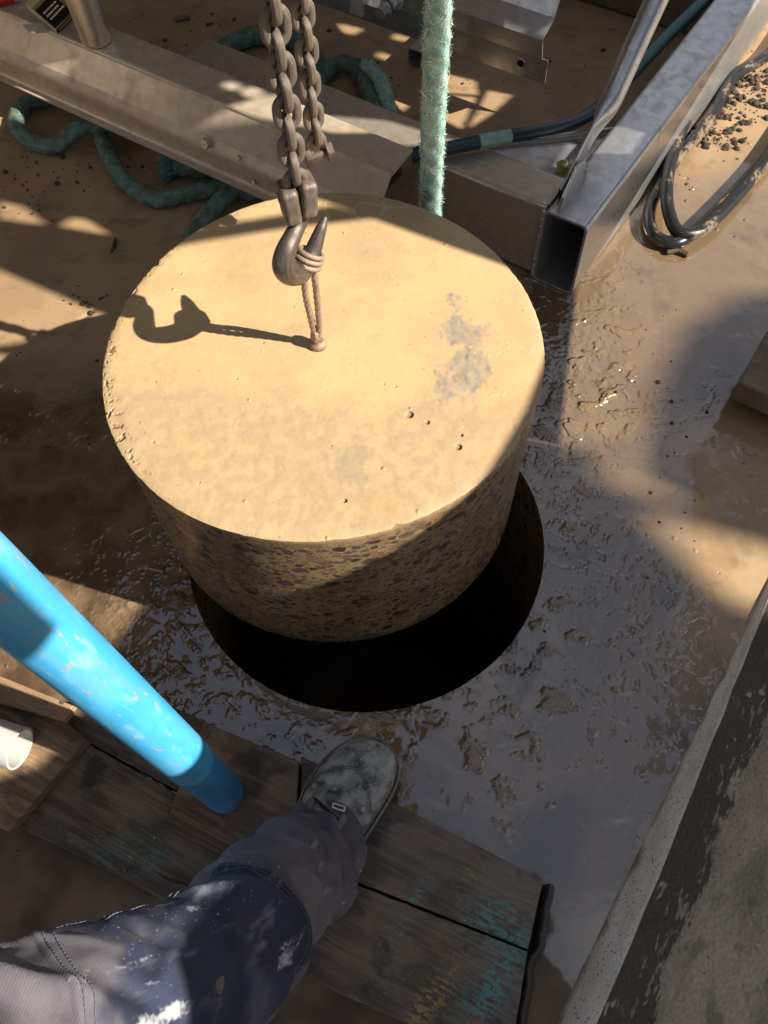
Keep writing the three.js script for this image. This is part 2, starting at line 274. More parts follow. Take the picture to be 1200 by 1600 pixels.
{
  const ce = Math.hypot(SUN.x, SUN.z), se = SUN.y, sy = (s, w, D = BLOCKER_DIST) => [s, w * ce + se * (D + w * se) / ce];
  const M = (a, D) => a.map(([s, w]) => sy(s, w, D));
  const t = thing('added_sun_blocker', 'added grey slotted plates, unseen on the right, cut to shape the shade and sun patches', 'sun blocker', [Hn.x * BLOCKER_DIST, 0, Hn.z * BLOCKER_DIST], Math.atan2(-Tn.z, Tn.x));
  const gm = std(metalSet, 0.0003, { metalness: 0.3, color: new THREE.Color().setRGB(0.4, 0.42, 0.42) }, R8);
  const add = (n, pts, holes, d = 0.006, z = 0) => { const D = BLOCKER_DIST - z - d / 2, g = poly(M(pts, D), d, { holes: (holes || []).map((h) => M(h, D)) }); g.translate(0, 0, z); mesh(n, g, gm, t); };
  add('low_blocker', [[-0.95, 0.372], [-0.7, 0.378], [-0.44, 0.408], [-0.25, 0.432], [-0.15, 0.446], [-0.085, 0.465], [-0.04, 0.505], [-0.02, 0.528], [0.0, 0.55], [0.02, 0.575], [0.04, 0.598], [0.07, 0.585], [0.1, 0.57], [0.2, 0.575], [0.6, 0.6], [0.6, 0.0], [-0.98, 0.0]]);  // added plate, top edge follows the shade line on core and knee
  const grow = (h, e) => { const cx = h.reduce((a, p) => a + p[0], 0) / h.length, cy = h.reduce((a, p) => a + p[1], 0) / h.length; return h.map(([x, y]) => { const d = Math.hypot(x - cx, y - cy); return [x + (x - cx) / d * e, y + (y - cy) / d * e]; }); };
  const slots = [  // gaps outlined to let the sun patches through
    [[-1.256, 0.961], [-1.208, 0.942], [-1.216, 0.892], [-1.222, 0.865], [-1.255, 0.917]], [[-1.228, 0.839], [-1.26, 0.83], [-1.263, 0.805], [-1.238, 0.757]],
    [[-1.448, 0.775], [-1.5, 0.737], [-1.53, 0.712], [-1.582, 0.522], [-1.562, 0.40], [-1.49, 0.525], [-1.455, 0.6]],
    [[-1.110, 0.46], [-1.136, 0.46], [-1.136, 1.05], [-1.110, 1.05]], circ(-1.532, 0.783, 0.009), circ(-1.524, 0.747, 0.013),
    [[-1.72, 0.21], [-1.713, 0.153], [-1.641, 0.163], [-1.613, 0.219]],
    [[-2.078, 0.382], [-2.071, 0.32], [-2.02, 0.305], [-2.0, 0.375]], [[-1.985, 0.37], [-2.003, 0.305], [-1.87, 0.305], [-1.925, 0.39]], [[-2.04, 0.29], [-2.04, 0.246], [-1.95, 0.268], [-1.87, 0.295]],
    [[-2.215, 0.61], [-2.21, 0.565], [-2.18, 0.575], [-2.185, 0.61]], [[-2.13, 0.615], [-2.12, 0.58], [-2.095, 0.588], [-2.105, 0.615]], [[-2.215, 0.5], [-2.21, 0.47], [-2.19, 0.475], [-2.195, 0.5]], [[-2.12, 0.51], [-2.11, 0.478], [-2.09, 0.482], [-2.1, 0.51]],
    [[-1.965, 0.40], [-1.945, 0.35], [-1.90, 0.36], [-1.915, 0.40]].map(([a, b]) => [a + 0.02, b + 0.06]),
    [[-1.5, 1.12], [-1.51, 1.03], [-1.555, 1.04], [-1.55, 1.13]],
  ];
  add('blocker_panel', [[-0.932, 0.385], [-0.955, 0.445], [-0.968, 0.507], [-0.982, 0.57], [-1.0, 0.65], [-1.014, 0.72], [-1.056, 0.89], [-1.08, 1.15], [-1.09, 1.34], [-2.9, 1.34], [-2.9, 0.05], [-1.4, 0.04], [-0.985, 0.002], [-0.952, 0.3685]], slots.map((h, i) => i === 3 ? h : grow(h, i < 2 ? 0.003 : i < 6 ? 0.006 : 0.004)), 0.006, 0.008);
  add('band_blocker', [[-0.99, 0.597], [-0.955, 0.641], [-0.922, 0.683], [-0.83, 0.782], [-0.84, 0.812], [-0.87, 0.779], [-0.95, 0.69], [-0.995, 0.645]], [], 0.006, 0.016);  // added bar, casts the shade band across the core top
  add('high_blocker', [[-0.15, 0.795], [0.06, 0.775], [0.12, 0.74], [0.7, 0.78], [0.7, 1.3], [-0.16, 1.3]], [], 0.03);  // added plate, shades the upper blue pipe
  for (const s of [0.585, 0.3]) { const [x0] = sy(s, 0), y1 = 2.6; const g = new THREE.BoxGeometry(0.06, y1, 0.06); g.translate(s, y1 / 2, -0.04); mesh('post', boxUV(g), gm, t); }
  for (const s of [-2.84]) { const g = new THREE.BoxGeometry(0.06, 2.75, 0.06); g.translate(s, 1.375, -0.04); mesh('post', boxUV(g), gm, t); }
}

{
  // added unseen sheets further right, to shade the lower right with soft edges
  const D = 6.0, ce = Math.hypot(SUN.x, SUN.z), se = SUN.y, sy = (s, w) => [s, w * ce + se * (D + w * se) / ce], t = thing('added_far_blocker', 'added grey sheets on poles, unseen far to the right, shading the lower right', 'added_far_blocker', [Hn.x * D, 0, Hn.z * D], Math.atan2(-Tn.z, Tn.x));
  const gm = new THREE.MeshStandardMaterial({ color: new THREE.Color().setRGB(0.2, 0.21, 0.2), roughness: 0.9 });
  const sheet = (p) => mesh('blocker_sheet', boxUV(poly(p.map(([a, b]) => sy(a, b)), 0.01)), gm, t);
  sheet([[-0.985, 0.03], [-0.965, -0.02], [-0.86, -0.13], [-0.75, -0.24], [-0.72, -0.75], [1.6, -0.75], [1.6, 0.2], [-0.985, 0.2]]);
  sheet([[-0.955, -0.11], [-1.03, -0.10], [-1.2, -0.105], [-1.36, -0.125], [-1.50, -0.19], [-1.58, -0.30], [-1.6, -0.75], [-0.88, -0.75], [-0.90, -0.25]]);
  for (const s of [-0.9, 0.3, 1.5]) { const g = new THREE.CylinderGeometry(0.024, 0.024, 5.5, 12); g.translate(s, 2.75, -0.03); mesh('standard', boxUV(g), galv, t); }
  for (const y of [4.3, 5.2]) { const g = new THREE.CylinderGeometry(0.024, 0.024, 2.6, 12); g.rotateZ(Math.PI / 2); g.translate(0.3, y, -0.08); mesh('blocker_crosspole', boxUV(g), galv, t); }
}
{
  // added unseen plates overhead, to keep the sky off the left and far ground
  const t = thing('added_sky_blocker', 'added dark plates and panels, unseen overhead, keeping the sky off the left and far ground', 'sky blocker', [0, 1.96, 0]);
  const p = new THREE.BoxGeometry(4.9, 0.02, 5.6); p.translate(-2.33, 0.18, -4.35); mesh('blocker_plate', boxUV(p), darkMetal, t);
  const p2 = new THREE.BoxGeometry(3.7, 0.02, 1.9); p2.translate(-2.93, 0.18, -0.59); mesh('blocker_plate', boxUV(p2), darkMetal, t);
  const p3 = new THREE.BoxGeometry(1.1, 0.02, 3.8); p3.translate(0.675, 0.18, -5.25); mesh('blocker_plate', boxUV(p3), darkMetal, t);
  for (let i = 0; i < 6; i++) { const b = new THREE.BoxGeometry(4.9, 0.16, 0.06); b.translate(-2.33, 0.088, -1.6 - i * 1.1); mesh('blocker_rib', boxUV(b), darkMetal, t); }
  const sw = new THREE.BoxGeometry(0.03, 1.7, 5.6); sw.translate(-1.95, -0.75, -4.35); mesh('side_blocker', boxUV(sw), darkMetal, t);
  const rw = new THREE.BoxGeometry(3.2, 1.7, 0.03); rw.translate(-0.35, -0.75, -7.1); mesh('rear_blocker', boxUV(rw), darkMetal, t);
  for (const [x, z] of [[-4.6, -1.7], [-4.6, -7.0], [0.0, -7.0]]) { const b = new THREE.BoxGeometry(0.14, 1.96, 0.14); b.translate(x, -0.98, z); mesh('blocker_leg', boxUV(b), darkMetal, t); }
}

// ------------------------------------------------------------------ concrete kerb with a pale worn edge, lower right
{
  const set = texSet(1024, 1024, (u, v) => {            // u across the kerb 0..0.7 m, v along 0..1.4 m
    const x = u * 0.7, y = v * 1.4, a = fbm(x * 14, y * 5 + 3, 4), f = ns(x * 190, y * 190), f2 = ns(x * 420, y * 420), w = worley(x * 95, y * 95);
    const lim = 0.052 + 0.03 * fbm(x * 8, y * 9, 4) + 0.016 * ns(x * 80, y * 18) + 0.012 * ns(x * 200, y * 60) + 0.008 * ns(x * 420, y * 160);
    let c = mix3([0.37, 0.30, 0.22], [0.22, 0.175, 0.125], ss(-0.3, 0.4, a));
    const wr = 0.04 + 0.3 * RV[(w[2] + 60) & 255] ** 2; if (w[2] < 70) c = mix3(c, w[2] < 34 ? [0.46, 0.41, 0.33] : [0.09, 0.07, 0.05], ss(wr, wr * 0.3, w[0] + 0.12 * f) * 0.7); c = mix3(c, [0.12, 0.095, 0.065], ss(0.1, 0.5, fbm(x * 30 + 9, y * 18, 4)) * 0.6);
    const dark = ss(lim + 0.005, lim - 0.003, x) * (1 - 0.85 * ss(0.22, 0.34, ns(x * 130, y * 30 + 7) + 0.5 * ns(x * 300, y * 90)) * ss(lim - 0.035, lim - 0.005, x)) * ss(0.05, 0.3, 1 - Math.max(0, ns(x * 60 + 9, y * 22) + 0.5 * ns(x * 150, y * 60) - 0.42) * 6);
    c = mix3(c, [0.05, 0.038, 0.022], dark * 0.94);
    const halo = ss(0.02, 0.0, Math.abs(x - lim - 0.012) - 0.006 * f) * ss(0.05, 0.4, ns(x * 55, y * 22)); c = mix3(c, [0.27, 0.22, 0.15], halo * (1 - dark));
    return { c: c.map((q) => q * (1 + 0.3 * f + 0.18 * f2)), r: 0.9 - 0.18 * dark, h: 0.5 + 0.28 * f + 0.15 * f2 + 0.1 * a };
  });
  const edge = texSet(256, 1024, (u, v) => {
    const x = u * 0.06, y = v * 1.4, f = ns(x * 300, y * 300), w = worley(x * 210, y * 210); let c = mix3([0.84, 0.76, 0.64], [0.72, 0.62, 0.50], ss(-0.3, 0.4, fbm(x * 30, y * 12, 3)));
    if (w[2] < 34) c = mix3(c, [0.12, 0.09, 0.07], ss(0.3, 0.15, w[0]));
    const m = ss(0.25, 0.0, u + 0.25 * ns(y * 20, 4)); c = mix3(c, [0.3, 0.2, 0.11], m);
    return { c: c.map((q) => q * (1 + 0.25 * f)), r: 0.85, h: 0.5 + 0.4 * f };
  });
  const t = thing('concrete_kerb', 'rough grey concrete kerb with a pale worn edge and black stain', 'kerb');
  const d = V(-0.474, 0, 0.657).normalize(), n = V(d.z, 0, -d.x);      // along towards the camera, n away to the right
  const N = 70, top = { P: [], U: [], I: [] }, ed = { P: [], U: [], I: [] };
  const start = V(1.548, 0, -1.785);
  for (let i = 0; i <= N; i++) {
    const s = i / N * 3.4, q = start.clone().addScaledVector(d, s), k = ss(1.25, 2.35, s), h = mix(0.006, 0.062, k), w = mix(0.006, 0.036, k), j = 0.0025 * fbm(s * 22, 2, 3) + 0.0015 * ns(s * 90, 5);
    const a = q.clone().addScaledVector(n, j - 0.004), b = q.clone().addScaledVector(n, w + j);
    ed.P.push(a.x, -0.004, a.z, mix(a.x, b.x, 0.75), h * 0.86, mix(a.z, b.z, 0.75), b.x, h, b.z); ed.U.push(0, s / 1.4, 0.7, s / 1.4, 1, s / 1.4);
    for (const m of [0, 0.35, 0.7, 1.6]) { const e = b.clone().addScaledVector(n, m - (m ? 0 : 0)); top.P.push(e.x, h + m * 0.01, e.z); top.U.push(m / 0.7, s / 1.4); }
    if (i < N) { const A = i * 3, B = i * 4; for (let j2 = 0; j2 < 2; j2++) ed.I.push(A + j2, A + j2 + 3, A + j2 + 1, A + j2 + 1, A + j2 + 3, A + j2 + 4); for (let j2 = 0; j2 < 3; j2++) top.I.push(B + j2, B + j2 + 4, B + j2 + 1, B + j2 + 1, B + j2 + 4, B + j2 + 5); }
  }
  const mk = (o) => { const g = new THREE.BufferGeometry(); g.setAttribute('position', new THREE.Float32BufferAttribute(o.P, 3)); g.setAttribute('uv', new THREE.Float32BufferAttribute(o.U, 2)); g.setIndex(o.I); g.computeVertexNormals(); return g; };
  mesh('kerb_top', mk(top), std(set, 0.004), t); mesh('worn_edge', mk(ed), std(edge, 0.002), t);
}

// ------------------------------------------------------------------ the concrete core
const CORE = { x: -0.0803, z: -0.8036, top: 0.4546, len: 0.377, r: 0.32 };
{
  const chips = [[0.44, 0.035, 0.010], [0.56, 0.05, 0.012], [0.70, 0.02, 0.006], [2.2, 0.03, 0.006], [1.5, 0.02, 0.004]];
  const oval = (a) => 0.00204 * Math.cos(a) - 0.00057 * Math.sin(a) - 0.00064 * Math.cos(2 * a) - 0.00263 * Math.sin(2 * a) + 0.00167 * Math.cos(3 * a) + 0.00251 * Math.sin(3 * a);
  const rimR = (a) => CORE.r + oval(a) + 0.0012 * ns(Math.cos(a) * 20, Math.sin(a) * 20) + 0.0008 * ns(Math.cos(a) * 70, Math.sin(a) * 70) - 0.006 * ss(0.2, 0.55, ns(Math.cos(a) * 9 + 4, Math.sin(a) * 9)) * ss(0.1, 0.5, ns(Math.cos(a) * 60, Math.sin(a) * 60) + 0.3);
  const set = texSet(1200, 1200, (u, v) => {
    const x = (u - 0.5) * 0.66, z = (v - 0.5) * 0.66, wx = x + 0.05 * ns(x * 6 + 2, z * 6), wz = z + 0.05 * ns(x * 6, z * 6 + 5);
    const a = fbm(wx * 7 + 1, wz * 7, 5), sw = ns(wx * 20 + 4 * ns(wx * 5, wz * 5), wz * 26), f = ns(x * 150, z * 150), f2 = fbm(x * 45, z * 45 + 3, 3), rr = Math.hypot(x, z);
    const flow = ns(wx * 9 + 2.2 * ns(x * 4 + 1, z * 4), wz * 30 + 3 * ns(x * 5, z * 3)); let c = mix3([0.51, 0.34, 0.17], [0.43, 0.295, 0.16], ss(-0.25, 0.5, a + 0.35 * flow)); c = mix3(c, [0.54, 0.38, 0.20], ss(0.15, 0.6, fbm(wx * 5 + 9, wz * 8 + 3, 5)) * 0.7); c = mix3(c, [0.36, 0.25, 0.14], ss(0.25, 0.6, fbm(wx * 14 + 31, wz * 18, 4)) * 0.4);
    // greyer scuffed half towards the camera and left
    const scuff = ss(0.05, 0.13, z + 0.04 * a + 0.015 * f2) * ss(0.32, 0.18, x) + 0.7 * ss(-0.14, -0.24, x + 0.03 * a) * ss(-0.05, 0.05, z + 0.03 * f2); c = mix3(c, [0.355, 0.25, 0.14], sat(scuff) * (0.45 + 0.4 * ss(-0.3, 0.3, f2)));
    let h0 = 0; const stain = (cx, cz, r, s = 1) => { const d = Math.hypot((x - cx) * 1.35, (z - cz) * s) / r + 1.3 * fbm(x * 26, z * 26 + cx * 9, 4) + 0.5 * ns(x * 120, z * 120); return ss(1.2, 0.45, d); };
    const g = Math.max(stain(0.198, -0.03, 0.034, 0.8), stain(0.218, 0.03, 0.036, 0.7), stain(0.200, 0.055, 0.036, 1.0), stain(0.172, 0.085, 0.030, 1.0)); c = mix3(c, mix3([0.26, 0.22, 0.17], [0.13, 0.12, 0.115], ss(0.0, 0.5, fbm(x * 60 + 3, z * 38, 4))), g * (0.55 + 0.4 * ss(-0.3, 0.3, fbm(x * 90, z * 55 + 7, 3)))); h0 = 0.12 * g * f2;
    const g2 = Math.max(stain(0.034, 0.205, 0.03), stain(0.0, 0.12, 0.012) * 0.5, stain(0.125, 0.2, 0.01)); c = mix3(c, [0.27, 0.215, 0.14], g2 * 0.6);
    const wetp = ss(-0.22, -0.27, z + 0.035 * a) * ss(-0.05, 0.03, x + 0.02 * f2); c = mix3(c, [0.36, 0.235, 0.115], wetp * 0.6);
    const scr = ss(0.42, 0.6, ns((x * 0.8 + z * 0.6) * 9 + 3, (z * 0.8 - x * 0.6) * 190)) * ss(-0.1, 0.3, ns(x * 8 + 60, z * 8)); c = mix3(c, [0.36, 0.25, 0.13], scr * 0.35); const fl = worley(x * 85, z * 85); if (fl[2] < 12) c = mix3(c, [0.2, 0.13, 0.075], ss(0.05 + 0.16 * RV[(fl[2] * 9) & 255], 0.02, fl[0]) * 0.7); const dmp = ss(0.1, 0.55, fbm(wx * 4.2 + 70, wz * 5.5 + 11, 5) + 0.12 * f2); c = mix3(c, [0.365, 0.235, 0.11], dmp * 0.5);
    const ve = Math.abs(ns(wx * 14 + 9, wz * 14)) < 0.02 ? 1 : 0;
    const drip = ss(0.018, 0.006, Math.abs(ns(wx * 11 + 40, wz * 7) + 0.15 * f2)) * ss(-0.1, 0.3, ns(x * 25, z * 25)) * ss(0.02, 0.2, ns(x * 6 + 3, z * 6) + (x - 0.1)); c = mix3(c, [0.6, 0.46, 0.29], drip * 0.12); let h = 0.5 + h0 + 0.16 * a + 0.07 * flow + 0.05 * drip + 0.05 * sw + 0.06 * f2 * (0.4 + sat(scuff)) + 0.02 * f;
    const pit = (cx, cz, r) => ss(r, r * 0.3, Math.hypot(x - cx, z - cz)); const p = Math.max(pit(0.121, 0.128, 0.007), pit(0.184, 0.184, 0.006), pit(0.19, 0.165, 0.003), pit(0.145, 0.142, 0.004), pit(0.03, 0.26, 0.0035)); h -= 0.8 * p; c = mix3(c, [0.22, 0.13, 0.06], 0.5 * p);
    const wo = worley(x * 40, z * 40), wz2 = 0.05 + 0.1 * RV[(wo[2] + 31) & 255]; if (wo[2] > 246) h += 0.22 * ss(wz2, wz2 * 0.3, wo[0]); else if (wo[2] < 5) h -= 0.2 * ss(wz2, wz2 * 0.3, wo[0]);
    const rim = ss(0.295, 0.318, rr + 0.012 * f2); const ang = Math.atan2(z, x); const left = ss(2.2, 2.8, Math.abs(ang)) + ss(0.25, 0.7, ns(Math.cos(ang) * 5 + 2, Math.sin(ang) * 5)) * 0.6;
    h -= rim * left * (0.2 + 0.6 * ss(0.05, 0.5, ns(x * 90, z * 90) + 0.5 * ns(x * 200, z * 200)));
    c = mix3(c, [0.2, 0.13, 0.07], rim * left * ss(0.15, 0.5, ns(x * 90, z * 90)) * 0.7);
    if (ve && wetp > 0.3) c = mix3(c, [0.55, 0.45, 0.3], 0.4);
    return { c: c.map((q) => q * (1 + 0.05 * f)), r: mix(0.55 + 0.12 * f2 + 0.1 * sat(scuff), 0.22, wetp * 0.8), h };
  });
  const t = thing('concrete_core', 'big round concrete core smeared with tan mud hanging over the hole', 'concrete core', [CORE.x, CORE.top, CORE.z]);
  t.rotation.set(0.0190, 0, -0.0050);
  const n = 240, rad = [0, 0.06, 0.12, 0.18, 0.24, 0.28, 0.30, 0.31], P = [0, 0, 0], U = [0.5, 0.5], I = [], rows = rad.length + 1;
  for (let i = 0; i <= n; i++) {
    const a = i / n * Math.PI * 2, R = rimR(a);
    for (let k = 1; k < rows; k++) {
      const last = k === rows - 1, q = last ? R - 0.001 : k === rows - 2 ? R - 0.006 : rad[k] || 0;
      P.push(q * Math.cos(a), last ? -0.0022 : k === rows - 2 ? -0.0003 : 0, q * Math.sin(a)); U.push(q * Math.cos(a) / 0.66 + 0.5, q * Math.sin(a) / 0.66 + 0.5);
    }
  }
  const C = rows - 1, at = (i, k) => 1 + i * C + (k - 1);
  for (let i = 0; i < n; i++) { I.push(0, at(i + 1, 1), at(i, 1)); for (let k = 1; k < C; k++) I.push(at(i, k), at(i + 1, k), at(i, k + 1), at(i, k + 1), at(i + 1, k), at(i + 1, k + 1)); }
  const g = new THREE.BufferGeometry(); g.setAttribute('position', new THREE.Float32BufferAttribute(P, 3)); g.setAttribute('uv', new THREE.Float32BufferAttribute(U, 2)); g.setIndex(I); g.computeVertexNormals();
  mesh('top_face', g, std(set, 0.0055, { ior: 1.5 }), t);
  const S = { P: [], U: [], I: [] }, ys = [-0.0022, -0.006, -0.05, -0.15, -0.25, -0.34, -CORE.len + 0.004, -CORE.len];
  for (let i = 0; i <= n; i++) { const a = i / n * Math.PI * 2; ys.forEach((y, k) => { const R = (k === 0 ? rimR(a) - 0.001 : k === 1 ? mix(rimR(a), CORE.r, 0.5) : k === ys.length - 1 ? CORE.r - 0.006 - 0.006 * sat(ns(Math.cos(a) * 12, Math.sin(a) * 12)) : CORE.r); S.P.push(R * Math.cos(a), y, R * Math.sin(a)); S.U.push(i / n, 1 + y / CORE.len); }); }
  for (let i = 0; i < n; i++) for (let k = 0; k < ys.length - 1; k++) { const a = i * ys.length + k, b = a + ys.length; S.I.push(a, b, a + 1, a + 1, b, b + 1); }
  const base = S.P.length / 3; S.P.push(0, -CORE.len - 0.004, 0); S.U.push(0.5, 0); for (let i = 0; i < n; i++) S.I.push(i * ys.length + ys.length - 1, (i + 1) * ys.length + ys.length - 1, base);
  const sg = new THREE.BufferGeometry(); sg.setAttribute('position', new THREE.Float32BufferAttribute(S.P, 3)); sg.setAttribute('uv', new THREE.Float32BufferAttribute(S.U, 2)); sg.setIndex(S.I); sg.computeVertexNormals();
  mesh('cut_side', sg, std(sideSet, 0.0018), t);
}

// ------------------------------------------------------------------ chains, hook and wire sling over the core
const ANCHOR = V(-0.0856, 0.4546, -0.8037);
const rustSet = texSet(512, 512, (u, v) => { const x = u * 0.2, y = v * 0.2, a = fbm(x * 40, y * 40, 4), f = ns(x * 500, y * 500); return { c: mix3([0.21, 0.165, 0.13], [0.115, 0.088, 0.07], ss(-0.3, 0.4, a + 0.3 * f)), r: 0.55 + 0.15 * a, h: 0.5 + 0.3 * a + 0.2 * f }; });
const steelRust = std(rustSet, 0.0006, { metalness: 0.35 }, [5, 5]);
function linkGeo(d, pitch, width) {                     // stadium ring standing in the x-y plane
  const rc = (width - d) / 2, h = (pitch + d) / 2 - rc, p = [];
  for (let i = 0; i <= 10; i++) { const a = i / 10 * Math.PI; p.push(V(rc * Math.cos(a), h + rc * Math.sin(a), 0)); }
  for (let i = 0; i <= 10; i++) { const a = Math.PI + i / 10 * Math.PI; p.push(V(rc * Math.cos(a), -h + rc * Math.sin(a), 0)); }
  return sweep(p, d / 2, { closed: true, rings: 44, rad: 10 });
}
function chain(name, label, at, y0, y1, d, pitch, width, phase, seed) {
  const t = thing(name, label, 'chain', at), g = linkGeo(d, pitch, width), r = rng(seed);
  let k = 0; for (let y = y0 + pitch / 2; y < y1; y += pitch, k++) { const l = mesh('chain_link', g, steelRust, t); l.position.y = y; l.rotation.y = phase + (k % 2 ? Math.PI / 2 : 0) + (r() - 0.5) * 0.22; l.rotation.z = (r() - 0.5) * 0.05; l.position.x = (r() - 0.5) * 0.002; }
  return t;
}
chain('lifting_chain', 'rusty chain on the left, running down to the hook block', [ANCHOR.x + 0.002, 0, ANCHOR.z + 0.02], ANCHOR.y + 0.285, 1.76, 0.0102, 0.0222, 0.0315, 0.35, 3);
const C2 = V(-0.0715, 0, -1.0);
{
  const t = chain('spare_chain', 'rusty chain on the right ending free in a bolt', [C2.x, 0, C2.z], 0.628, 1.76, 0.0102, 0.0222, 0.0312, 0.45, 8);
  const sh = new THREE.CylinderGeometry(0.0065, 0.0065, 0.034, 16); sh.rotateZ(Math.PI / 2); const b = mesh('bolt', boxUV(sh), steelRust, t); b.position.set(0.002, 0.6265, 0.004); b.rotation.y = 0.3; b.rotation.z = 0.1;
  const hd = hexBolt(0.0135, 0.011, false); hd.rotateZ(-Math.PI / 2); const h = mesh('bolt_head', hd, steelRust, b); h.position.x = 0.0085; h.scale.setScalar(1.1);
  const nt = hexBolt(0.0125, 0.010, false); nt.rotateZ(Math.PI / 2); const nn = mesh('bolt_nut', nt, steelRust, b); nn.position.x = -0.0085; nn.scale.setScalar(1.1);
}
{
  const t = thing('lifting_hook', 'rusty forged hook under a two-part clamp block holding the wire sling', 'lifting hook', [ANCHOR.x, ANCHOR.y, ANCHOR.z]);
  const P = [[0.0010, 0.250], [-0.0005, 0.2300], [-0.0132, 0.2049], [-0.0255, 0.1809], [-0.0305, 0.162], [-0.0225, 0.1475], [-0.0075, 0.1500], [0.0067, 0.1727], [0.0182, 0.2012], [0.0301, 0.2322]].map(([x, y]) => { const d = 0.056 - (x + 0.0325) * 1.15; return V(x * (1 - 1.244 * d) + 0.1065 * d, y + 0.857 * d, d); });
  const rr = [[0, 0.0085], [0.15, 0.0098], [0.3, 0.0125], [0.45, 0.0150], [0.58, 0.0150], [0.7, 0.0125], [0.82, 0.0098], [0.93, 0.0070], [1, 0.003]];
  const R = (q) => { for (let i = 1; i < rr.length; i++) if (q <= rr[i][0]) return mix(rr[i - 1][1], rr[i][1], (q - rr[i - 1][0]) / (rr[i][0] - rr[i - 1][0])); return 0.003; };
  const hookMat = std(rustSet, 0.0003, { metalness: 0.6, color: new THREE.Color().setRGB(0.72, 0.72, 0.76), roughness: 0.7 }, [5, 5]);
  mesh('hook', sweep(P, R, { rings: 90, rad: 20 }), hookMat, t);
  const bs = new RoundedBoxGeometry(0.0195, 0.046, 0.034, 4, 0.006);
  const b1 = mesh('block_half', boxUV(bs), steelRust, t); b1.position.set(-0.0085, 0.2745, 0.023); b1.rotation.set(0.0, 0.3, 0.04);
  const b2 = mesh('block_half', b1.geometry, steelRust, t); b2.position.set(0.0115, 0.2790, 0.016); b2.rotation.set(0, 0.35, -0.08);
  const pin = new THREE.CylinderGeometry(0.006, 0.006, 0.044, 16); pin.rotateZ(Math.PI / 2); const p = mesh('block_pin', boxUV(pin), steelRust, t); p.position.set(0.001, 0.284, 0.02); p.rotation.y = 0.35;
}
const wireMat = std(rustSet, 0.0004, { metalness: 0.3, color: new THREE.Color().setRGB(1.9, 1.75, 1.55) }, [6, 6]);
{
  const t = thing('wire_sling', 'twisted wire sling looped on the hook and anchored in the core', 'wire sling', [ANCHOR.x, ANCHOR.y, ANCHOR.z]);
  const tw = (k) => (s, th, l) => 0.78 + 0.26 * Math.abs(Math.cos(2 * (th - k * l)));
  const w = (pts, r = 0.0046) => sweep(pts.map((p) => V(...p)), r, { rings: 130, rad: 24, disp: tw(120) });
  mesh('strand', w([[-0.004, 0.160, 0.026], [-0.0052, 0.118, 0.019], [-0.0046, 0.082, 0.011], [-0.0036, 0.05, 0.005], [-0.0022, 0.02, 0.001], [-0.001, -0.003, 0]]), wireMat, t);
  mesh('strand', w([[0.0095, 0.186, 0.022], [0.0094, 0.15, 0.019], [0.0085, 0.1195, 0.012], [0.0066, 0.06, 0.005], [0.0042, 0.02, 0.002], [0.003, -0.003, 0]]), wireMat, t);
  // turns round the bend of the hook
  const turn = (cx, cy, a, r) => { const p = []; for (let i = 0; i <= 12; i++) { const q = -2.0 + i / 12 * 4.4; p.push(V(cx + Math.sin(a) * r * Math.cos(q) * -1, cy + Math.cos(a) * r * Math.cos(q), r * Math.sin(q + 1.2) * 0.95 + 0.001)); } return sweep(p, 0.0033, { rings: 40, rad: 10 }); };
  for (const [x, y, a, r] of [[0.0015, 0.1765, 0.55, 0.0165], [0.0050, 0.1815, 0.5, 0.0158], [0.0082, 0.1865, 0.45, 0.0150]]) {
    const g = new THREE.TorusGeometry(r, 0.0033, 10, 36); const m = mesh('loop_turn', g, wireMat, t); m.position.set(x, y, 0.056 - (x + 0.031) * 1.15 + 0.001);
    const dir = V(0.40, 0.85, -0.42).normalize(); m.quaternion.setFromUnitVectors(V(0, 0, 1), dir);
  }
  const fe = new THREE.LatheGeometry([[0, 0], [0.012, 0], [0.0125, 0.006], [0.011, 0.011], [0.0075, 0.012], [0.007, 0.02], [0, 0.021]].map((p) => new THREE.Vector2(...p)), 24);
  mesh('anchor_collar', fe, wireMat, t).position.y = -0.001;
  const lump = new THREE.IcosahedronGeometry(0.0125, 3); { const p = lump.attributes.position; for (let i = 0; i < p.count; i++) { const k = 1 + 0.3 * ns(p.getX(i) * 160 + 3, p.getY(i) * 160 + p.getZ(i) * 90); p.setXYZ(i, p.getX(i) * k * 0.8, p.getY(i) * k * 1.1, p.getZ(i) * k * 0.8); } lump.computeVertexNormals(); }
  mesh('knot', lump, wireMat, t).position.set(0.001, 0.024, 0.001);
}
// the beam that carries chains and rope, above the frame
{
  const t = thing('hoist_beam', 'dark steel beam above the hole that the chains and rope hang from', 'beam', [-0.03, 1.75, 0]);
  for (const [w, h, y] of [[0.16, 0.014, 0.007], [0.16, 0.014, 0.193], [0.012, 0.172, 0.1]]) { const g = new THREE.BoxGeometry(w, h, 5); g.translate(0, y, -3.05); mesh(h > 0.1 ? 'web' : 'flange', boxUV(g), darkMetal, t); }
}

